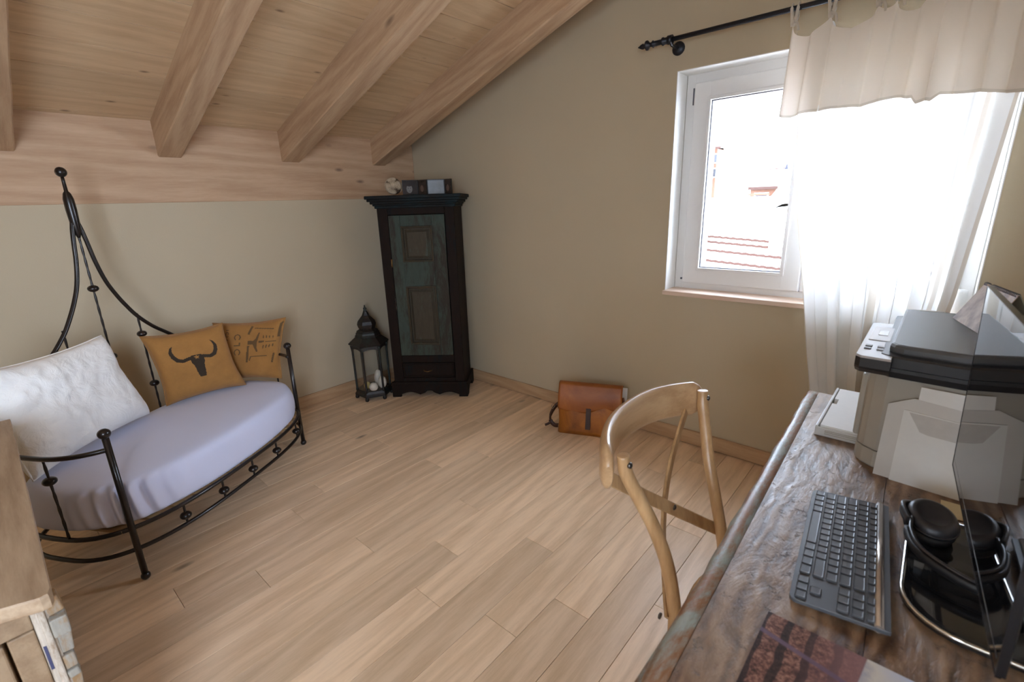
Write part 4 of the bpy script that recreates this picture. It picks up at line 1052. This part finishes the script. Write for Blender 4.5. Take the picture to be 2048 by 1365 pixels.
for i in range(26):
    if 2 < i < 6: continue
    c_ = tp+dd*(.006+i*.0078)+nb_*.002
    ring = [c_+nb_*(.0055*math.cos(2*PI*k/8))+Vector((0, 0, .0055*math.sin(2*PI*k/8)-.001)) for k in range(8)]
    MB(TM).tube(ring, .0009, 4, closed=True).build('spiral_ring', 'gasket', cal)

# ------------------------------------------------------------------ monitor
M['screen'] = NT('black_glass'); _t = M['screen']; _t.bsdf((.006, .006, .007, 1), .02, Specular_IOR_Level=.45); M['screen'] = _t.m
M['alu'] = plain('aluminium', (.45, .45, .46), .3, .9, var=.01)
M['mon_back'] = plain('monitor_shell', (.010, .009, .010), .25, var=.02)
psi, th_ = .0648, .0364
dX = Vector((math.sin(psi), -math.cos(psi), 0)); uP = Vector((-math.sin(th_)*math.cos(psi), -math.sin(th_)*math.sin(psi), math.cos(th_))); nB = dX.cross(uP)*-1
nB = uP.cross(dX)
BLm = Vector((3.6551, -1.3334, .88)); ML, MH = .644, .4202
MM = TM @ Matrix(((dX.x, nB.x, uP.x, BLm.x), (dX.y, nB.y, uP.y, BLm.y), (dX.z, nB.z, uP.z, BLm.z), (0, 0, 0, 1)))
if (nB.x < 0): print('monitor back faces wrong way')
mon = thing('monitor', 'black glass all in one desktop monitor turned off at the right edge', 'monitor', TM @ Vector((3.72, -1.65, .75)))
q = MB(MM); q.bbox((0, 0, 0), (ML, .004, MH), .0012); q.build('glass_panel', 'screen', mon)
q = MB(MM)
for r in ((0, 0, ML, .0016), (0, 0, .0016, MH), (ML-.0016, 0, ML, MH), (0, MH-.0016, ML, MH)): q.box((r[0]-.0002, -.0006, r[1]-.0002), (r[2]+.0002, .0055, r[3]+.0002))
q.build('rim', 'mon_back', mon)
q = MB(MM); q.box((.012, -.00035, .020), (ML-.012, -.0001, .0212)); q.build('bezel_line', 'alu', mon)
q = MB(MM)
def bk(i, y): return [Vector((i, y, i)), Vector((ML-i, y, i)), Vector((ML-i, y, MH-i)), Vector((i, y, MH-i))]
q.rings([bk(.001, .004), bk(.001, .010), bk(.03, .018), bk(.12, .042), bk(.16, .048)], smooth=False); q.build('back_shell', 'mon_back', mon)
q = MB(TM)
q.tube([(3.775, -1.655, .76), (3.790, -1.654, .82), (3.775, -1.653, .92), (3.745, -1.652, 1.02)], 1, sec=[(-.085, -.006), (.085, -.006), (.085, .006), (-.085, .006)])
q.build('stand_neck', 'alu', mon)
M['gloss'] = plain('gloss_black_base', (.012, .012, .013), .06, 0, .8, var=.01)
M['chrome'] = plain('polished_rim', (.82, .84, .85), .12, 1.0, var=.01)
base = []
for (cx_, cy_, a0) in ((3.690, -1.690, 180), (3.86, -1.690, 270), (3.86, -1.47, 0), (3.690, -1.47, 90)):
    for i in range(9):
        a = math.radians(a0+i*90/8); base.append((cx_+.092*math.cos(a), cy_+.092*math.sin(a)))
poly3(MB(TM), base, [(.985, .7505), (.995, .753), (.995, .760), (.985, .7625), (.90, .7605), (.5, .760)]).build('stand_base', 'gloss', mon)
MB(TM).tube([Vector((x, y, .7615)) for x, y in inset(base, .985)], .0042, 8, closed=True).build('stand_rim', 'chrome', mon)

# ------------------------------------------------------------------ headphones on the stand base
M['hp'] = plain('headphone_shell', (.035, .033, .035), .38, bump=.05, var=.03)
M['hp_pad'] = plain('ear_pad_leather', (.012, .011, .012), .55, bump=.3, bs=90)
hp = thing('headphones', 'black over ear headphones lying under the monitor', 'headphones', TM @ Vector((3.67, -1.5, .765)))
def cup_(c, yaw, tilt):
    R_ = Matrix.Translation(c) @ Matrix.Rotation(yaw, 4, 'Z') @ Matrix.Rotation(tilt, 4, 'X')
    T2 = TM @ R_
    def oval(rx, ry, z, n=28): return [Vector((rx*math.cos(2*PI*k/n), ry*math.sin(2*PI*k/n), z)) for k in range(n)]
    MB(T2).rings([oval(.034, .042, .0), oval(.043, .051, .002), oval(.046, .054, .012), oval(.044, .052, .024)]).build('ear_pad', 'hp_pad', hp)
    sh = MB(T2).rings([oval(.043, .051, .024), oval(.045, .053, .028), oval(.045, .053, .036), oval(.041, .048, .046), oval(.030, .036, .052), oval(.028, .034, .050), oval(.01, .01, .050)]).build('ear_cup', 'hp', hp)
    MB(T2).tube([Vector((.0465*math.cos(a), .0545*math.sin(a), .032)) for a in [2*PI*k/28 for k in range(28)]], .0022, 6, closed=True).build('cup_seam', 'hp', sh)
c1 = Vector((3.632, -1.462, .768)); c2 = Vector((3.775, -1.470, .766))
cup_(c1, .3, .22); cup_(c2, -.2, .1)
band = catmull([c1+Vector((-.030, -.035, .030)), c1+Vector((-.030, -.090, .030)), c1+Vector((-.006, -.150, .028)), (3.700, -1.650, .790), (3.765, -1.635, .790), (3.800, -1.56, .790), c2+Vector((.03, -.03, .025))], 8)
MB(TM).tube(band, 1, sec=[(-.004, -.011), (.003, -.013), (.003, .013), (-.004, .011)]).build('headband', 'hp', hp)
q = MB(TM); q.tube(catmull([c1+Vector((-.034, .035, .030)), c1+Vector((-.050, .0, .040)), c1+Vector((-.036, -.05, .035))], 6), 1, sec=[(-.004, -.010), (.004, -.010), (.004, .010), (-.004, .010)]); q.build('yoke', 'hp', hp)
q = MB(TM); q.tube(band[6:-6], 1, sec=[(.003, -.009), (.010, -.006), (.010, .006), (.003, .009)]); q.build('band_cushion', 'hp_pad', hp)

# ------------------------------------------------------------------ keyboard
M['kb'] = plain('keyboard_body', (.085, .09, .10), .42, var=.02)
M['kb_key'] = plain('keycap', (.082, .087, .096), .36, var=.05)
M['kb_bar'] = plain('keyboard_bar', (.55, .50, .46), .22, .85, var=.01)
M['legend'] = plain('key_legend', (.10, .105, .11), .5, var=.0)
k0 = TM @ Vector((3.406, -1.425, .7505)); ky = math.atan2(-.9965, .0836); KL, KW = .402, .1446
FK = frame(k0, ky) @ Matrix.Rotation(math.radians(3.2), 4, 'X')
kb = thing('keyboard', 'slim dark grey keyboard with a metal bar on the desk', 'keyboard', k0, ky)
q = MB(FK)
co = []
for (cx_, cy_, a0) in ((.012, .012, 180), (KL-.012, .012, 270), (KL-.002, KW-.002, 0), (.002, KW-.002, 90)):
    r_ = .012 if cy_ < .05 else .002
    for i in range(5): a = math.radians(a0+i*22.5); co.append((cx_+r_*math.cos(a), cy_+r_*math.sin(a)))
poly3(q, co, [(.99, .0006), (1, .002), (1, .0075), (.997, .0085)]); q.build('body', 'kb', kb)
MB(FK).rings([[Vector((x, KW-.0155+.0075*math.cos(a), .006+.0075*math.sin(a))) for a in [2*PI*k/14 for k in range(14)]] for x in (.001, KL-.001)]).build('power_bar', 'kb_bar', kb)
MB(FK).bbox((.01, KW-.012, -.0074), (KL-.01, KW-.004, .001), .001).build('rear_foot', 'kb', kb)
U_ = (KL-.012)/18.3; VY = .0208
kmesh = {}
def key(x, y, wd, dp, legend=True):
    kk = (round(wd, 4), round(dp, 4))
    T2 = FK @ Matrix.Translation((x, y, .0085))
    if kk not in kmesh:
        q = MB(); q.rings([[Vector((a, b, z)) for a, b in ((i, i+.001), (i+.001, i), (wd-i-.001, i), (wd-i, i+.001), (wd-i, dp-i-.001), (wd-i-.001, dp-i), (i+.001, dp-i), (i, dp-i-.001))] for i, z in ((0, 0), (0, .0024), (.0008, .0034), (.0022, .0030))], smooth=False)
        o = q.build('key', 'kb_key', None); o.parent = kb; kmesh[kk] = o.data
    else:
        o = bpy.data.objects.new('key', kmesh[kk]); C.objects.link(o); o.parent = kb
    loc = parent_inv(kb) @ T2
    o.location = loc.to_translation(); o.rotation_euler = loc.to_euler()
    if legend and wd < U_*1.6:
        if 'lg' not in kmesh:
            q = MB(); q.box((.0055, .0075, .0031), (.0090, .0082, .0033)); q.box((.0055, .0082, .0031), (.0062, .0105, .0033)); g_ = q.build('legend', 'legend', None); g_.parent = o; kmesh['lg'] = g_.data
        else: g_ = bpy.data.objects.new('legend', kmesh['lg']); C.objects.link(g_); g_.parent = o
gp = .0036
layout = [
 (0, 1, [(0,1),(1,1.1),(2.1,1.1),(3.2,1.2),(4.4,5.8),(10.2,1.15),(11.35,1.15),(12.5,1.2),(13.7,1.3),(15.3,1),(16.3,1),(17.3,1)]),
 (1, 1, [(0,1.3)]+[(1.3+i,1) for i in range(11)]+[(12.3,2.7),(16.3,1)]),
 (2, 1, [(0,1.8)]+[(1.8+i,1) for i in range(12)]+[(13.8,1.2)]),
 (3, 1, [(0,1.5)]+[(1.5+i,1) for i in range(12)]+[(13.5,1.5),(15.3,1),(16.3,1),(17.3,1)]),
 (4, 1, [(i,1) for i in range(13)]+[(13,2),(15.3,1),(16.3,1),(17.3,1)]),
 (5, .72, [(0,1)]+[(1.17+i*1.05,1) for i in range(13)]+[(15.3,1),(16.3,1),(17.3,1)])]
for r_, dpt, ks in layout:
    for (a, wd) in ks: key(.006+a*U_+gp/2, .006+r_*VY+gp/2, wd*U_-gp, VY*dpt-gp)

# ------------------------------------------------------------------ magazine
t = NT('magazine_picture'); v = t.coords(rnd=False)
sx_ = t.n('SeparateXYZ', Vector=v); X_ = sx_.outputs[0]; Y_ = sx_.outputs[1]
spk = t.noise(v, 150, 5, .7); big = t.noise(v, 12, 4, .6, .6)
stripe = t.n('TexWave', {'bands_direction': 'X'}, Vector=v, Scale=9.0, Distortion=1.4, Detail=2.0, Detail_Scale=2.0).outputs['Fac']
col = t.ramp(spk, [(.35, srgb(52, 32, 28)), (.5, srgb(116, 78, 66)), (.66, srgb(170, 128, 112))])
col = t.mix(t.n('MapRange', Value=stripe, From_Min=.30, From_Max=.18, To_Min=0.0, To_Max=.85).outputs[0], col, srgb(30, 24, 26))
fade = t.n('MapRange', Value=t.math('ADD', X_, t.math('MULTIPLY', big, .03)), From_Min=.07, From_Max=.15).outputs[0]
col = t.mix(t.math('MULTIPLY', fade, .8), col, srgb(150, 112, 112))
st_ = t.math('ABSOLUTE', t.math('ADD', t.math('ADD', Y_, .045), t.math('MULTIPLY', X_, .18)))
col = t.mix(t.n('MapRange', Value=st_, From_Min=.006, From_Max=.003, To_Min=0.0, To_Max=.9).outputs[0], col, srgb(112, 92, 112))
right = t.n('MapRange', Value=t.math('ADD', X_, t.math('MULTIPLY', Y_, -.1)), From_Min=.138, From_Max=.140).outputs[0]
rc_ = t.ramp(t.math('ADD', X_, t.math('MULTIPLY', big, .06)), [(.16, srgb(96, 104, 150)), (.182, srgb(214, 206, 194)), (.22, srgb(196, 202, 220)), (.26, srgb(224, 222, 220))])
col = t.mix(right, col, rc_); t.bsdf(col, .28); M['mag'] = t.m
mg0 = TM @ Vector((3.422, -1.909, .7505)); mgz = thing('magazine', 'glossy magazine with a brown textured cover on the near end of the desk', 'magazine', mg0, -.012)
FG = frame(mg0, -.012)
MB(FG).bbox((.0, -.21, .0004), (.275, 0, .0035), .0005).build('pages', 'paper', mgz)
q = MB(FG); q.bbox((-.001, -.211, .0035), (.276, .001, .0042), .0002); q.build('cover', 'mag', mgz)

# ------------------------------------------------------------------ outside
M['snow'] = plain('sunlit_ground', (.74, .75, .76), .9, var=.02)
M['white_wall'] = plain('white_render', (.78, .76, .73), .9, var=.01)
M['roof_pale'] = plain('pale_roof', (.72, .68, .66), .9, var=.03)
M['eave_brown_lip_shade'] = plain('brown_eave_and_lip_shade', (.030, .009, .004), .9)  # brown of the eave boards, also the shade painted under tile lips
M['chalet'] = plain('chalet_timber', (.085, .030, .011), .8, bump=.3, var=.2)
M['win_dark'] = plain('far_window', (.008, .008, .012), .6)
M['slate'] = plain('slate_dark', (.008, .008, .016), .9)
M['tile_top'] = plain('roof_tile_pale', (.66, .55, .50), .85, var=.08)
M['grey_ext'] = plain('outside_grey', (.04, .045, .055), .8)
def gz(y): return -6.0+.0011*max(0, y-6)**2 if y < 90 else -6.0+.0011*84**2
q = MB(); q.grid(30, 40, lambda s_, t_: Vector((-90+170*s_, 1.2+120*t_, gz(1.2+120*t_))))
tag(q.build('ground', 'snow', None), 'bright snowy hillside outside the window', 'ground', kind='structure')
tr_ = thing('tiled_roof', 'pale tiled roof right below the window with a ridge', 'roof', (.6, 7.2, -.6))
ridge = Vector((.6, 9.0, .625)); slope = .36; ang = -.02
def onroof(x, d, up=0.0): # d distance from ridge toward the house (horizontal)
    return Vector((x-.085*0, ridge.y-d, ridge.z-slope*d-.068*(x-.6)+up))
q = MB(); q.add([onroof(-9, 0, -.06), onroof(9, 0, -.06), onroof(9, 6.2, -.06), onroof(-9, 6.2, -.06), onroof(-9, 0, -.3), onroof(9, 0, -.3), onroof(9, 6.2, -.3), onroof(-9, 6.2, -.3)], [(0,1,2,3),(4,7,6,5),(0,4,5,1),(1,5,6,2),(2,6,7,3),(3,7,4,0)])
q.build('roof_deck', 'roof_pale', tr_)
gpx = (.35, .60, .98, 1.42, 1.86, 2.30, 2.74, 3.18, 3.62, 4.06, 4.5, 4.94, 5.38)
prev = 0.0
for d in gpx:
    q = MB(); nx_ = 220; x0, x1 = -5.0, 4.6
    def wav(x): return .018*abs(math.sin(x*PI/.155))
    vs = []; 
    for i in range(nx_+1):
        x = x0+(x1-x0)*i/nx_
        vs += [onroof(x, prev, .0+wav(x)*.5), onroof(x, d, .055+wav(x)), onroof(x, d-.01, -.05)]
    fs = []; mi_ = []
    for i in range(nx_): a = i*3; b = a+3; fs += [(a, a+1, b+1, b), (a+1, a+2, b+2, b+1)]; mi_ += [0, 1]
    k = len(q.f); q.add(vs, fs); q.mi[k:] = mi_; o = q.build('tile_course', ['tile_top', 'eave_brown_lip_shade'], tr_, fix=False); o['kind'] = 'stuff'; prev = d-.03  # dark lip faces paint the shadow line under each course
for x in (-.62, 1.02):
    MB().bbox((x-.10, ridge.y-.85, .28), (x+.10, ridge.y-.55, .95), .01).build('chimney', 'white_wall', tr_)
for i in range(16):
    x = -4.5+i*.6; p = onroof(x, 0, .02)
    MB().lathe([(.09, 0), (.09, .56), (.07, .58)], p, 10, Vector((1, 0, -.068))).build('ridge_cap', 'tile_top', tr_)
q = MB(); q.add([onroof(-9, .2, -.3), onroof(9, .2, -.3), onroof(9, 6.1, -.3), onroof(-9, 6.1, -.3), Vector((-9, 8.8, -6)), Vector((9, 8.8, -6)), Vector((9, 3.0, -6)), Vector((-9, 3.0, -6))], [(0,1,2,3),(4,7,6,5),(0,4,5,1),(1,5,6,2),(2,6,7,3),(3,7,4,0)]); q.build('wall', 'white_wall', tr_)
# timber pergola on the roof terrace
pg = thing('timber_frame', 'small orange timber frame standing beyond the tiled roof', 'timber frame', (-1.55, 12, .3))
yq = 12.0
for (x0, z0, x1, z1) in ((-2.25, .98, -1.15, 1.04), (-1.42, .35, -1.34, .98)): MB().bbox((x0, yq, z0), (x1, yq+.08, z1), .005).build('beam' if z1-z0 < .1 else 'post', 'larch_ext', pg)
MB().bbox((-2.25, yq, -.6), (-2.17, yq+.08, .98), .005).build('post', 'larch_ext', pg)

def house(label, x0, x1, y0, dep, zb, ze, zr, wmat, rmat='roof_pale', wins=(), balc=False, over=.35, name='house', eb=False):
    h = thing(name, label, 'house', ((x0+x1)/2, y0, zb))
    MB().box((x0, y0, zb), (x1, y0+dep, ze)).build('wall', wmat, h)
    q = MB(); xm = (x0+x1)/2
    q.prism([(y0-over, ze-.08), (y0+dep/2, zr), (y0+dep+over, ze-.08), (y0+dep+over, ze+.05), (y0+dep/2, zr+.15), (y0-over, ze+.05)], x0-over, x1+over, lambda a, b, hh: Vector((hh, a, b)))
    q.prism([(y0, ze-.1), (y0+dep/2, zr), (y0+dep, ze-.1)], x0, x1, lambda a, b, hh: Vector((hh, a, b))); q.build('roof', rmat, h)
    MB().box((x0-over, y0-over-.03, ze-(.12 if wmat == 'chalet' else .03)), (x1+over, y0-over, ze+.03)).build('eave_board', 'eave_brown_lip_shade' if wmat != 'white_wall' or eb else 'roof_pale', h)
    for (wx, wz, ww_, wh) in wins:
        f_ = MB().box((wx-ww_/2-.06, y0-.04, wz-wh/2-.06), (wx+ww_/2+.06, y0+.01, wz+wh/2+.06)).build('window', 'white_wall' if wmat != 'white_wall' else 'grey_ext', h)
        MB().box((wx-ww_/2, y0-.06, wz-wh/2), (wx+ww_/2, y0-.035, wz+wh/2)).build('pane', 'win_dark' if wmat != 'white_wall' else 'grey_ext', f_)
    if balc:
        b_ = MB(); b_.box((x0+.1, y0-.7, balc), (x1-.1, y0, balc+.08)); bo_ = b_.build('balcony', wmat, h)
        for i in range(5): MB().box((x0+.1, y0-.7, balc+.15+i*.14), (x1-.1, y0-.66, balc+.24+i*.14)).build('rail_board', wmat, bo_)
    return h
house('large white building behind the tiled roof', -3.6, -.56, 14, 3, -5, 1.18, 1.28, 'white_wall', over=.15)
house('brown timber chalet with balcony right of the white building', -4.3, -3.1, 25, 3, -3, 1.85, 2.55, 'chalet', wins=((-3.75, 1.35, .55, .35), (-3.3, .9, .18, .5)), balc=.75, over=.1)
house('white house with orange roof board at the curtain edge', -2.88, -1.4, 23, 4, -4, 1.15, 1.75, 'white_wall', eb=True, wins=((-2.62, .75, .25, .45), (-2.1, .7, .25, .4), (-2.65, .1, .3, .35)), over=.05)
house('grey house low between chalet and white house', -3.25, -2.5, 21, 1.6, -4, .05, .5, 'grey_ext', wins=((-2.9, -.3, .3, .3),), over=.1)
house('timber house high on the left of the view', -11.5, -8.6, 32, 1.2, -3, 4.6, 6.0, 'chalet', wins=((-8.75, 3.9, .35, .5), (-8.75, 3.0, .35, .5)), balc=2.6, over=.3)
house('distant white house with small dormer', -8.5, -5.9, 40, 5, -2, 4.3, 5.4, 'white_wall', over=.3)
house('white house with a brown eave below the hillside', -5.2, -1.8, 32, 6, -3, 3.0, 4.2, 'white_wall', over=.25, eb=True)
sp = thing('church_spire', 'dark pointed spire rising beside the chalet', 'spire', (-3.76, 29.5, -1))
MB().box((-3.93, 29.33, -3), (-3.59, 29.67, 2.34)).build('tower', 'white_wall', sp)
MB().lathe([(.29, 2.34), (.22, 2.5), (.11, 2.9), (.01, 3.2)], (-3.76, 29.5, 0), 4, phase=PI/4, smooth=False).build('spire_roof', 'slate', sp)
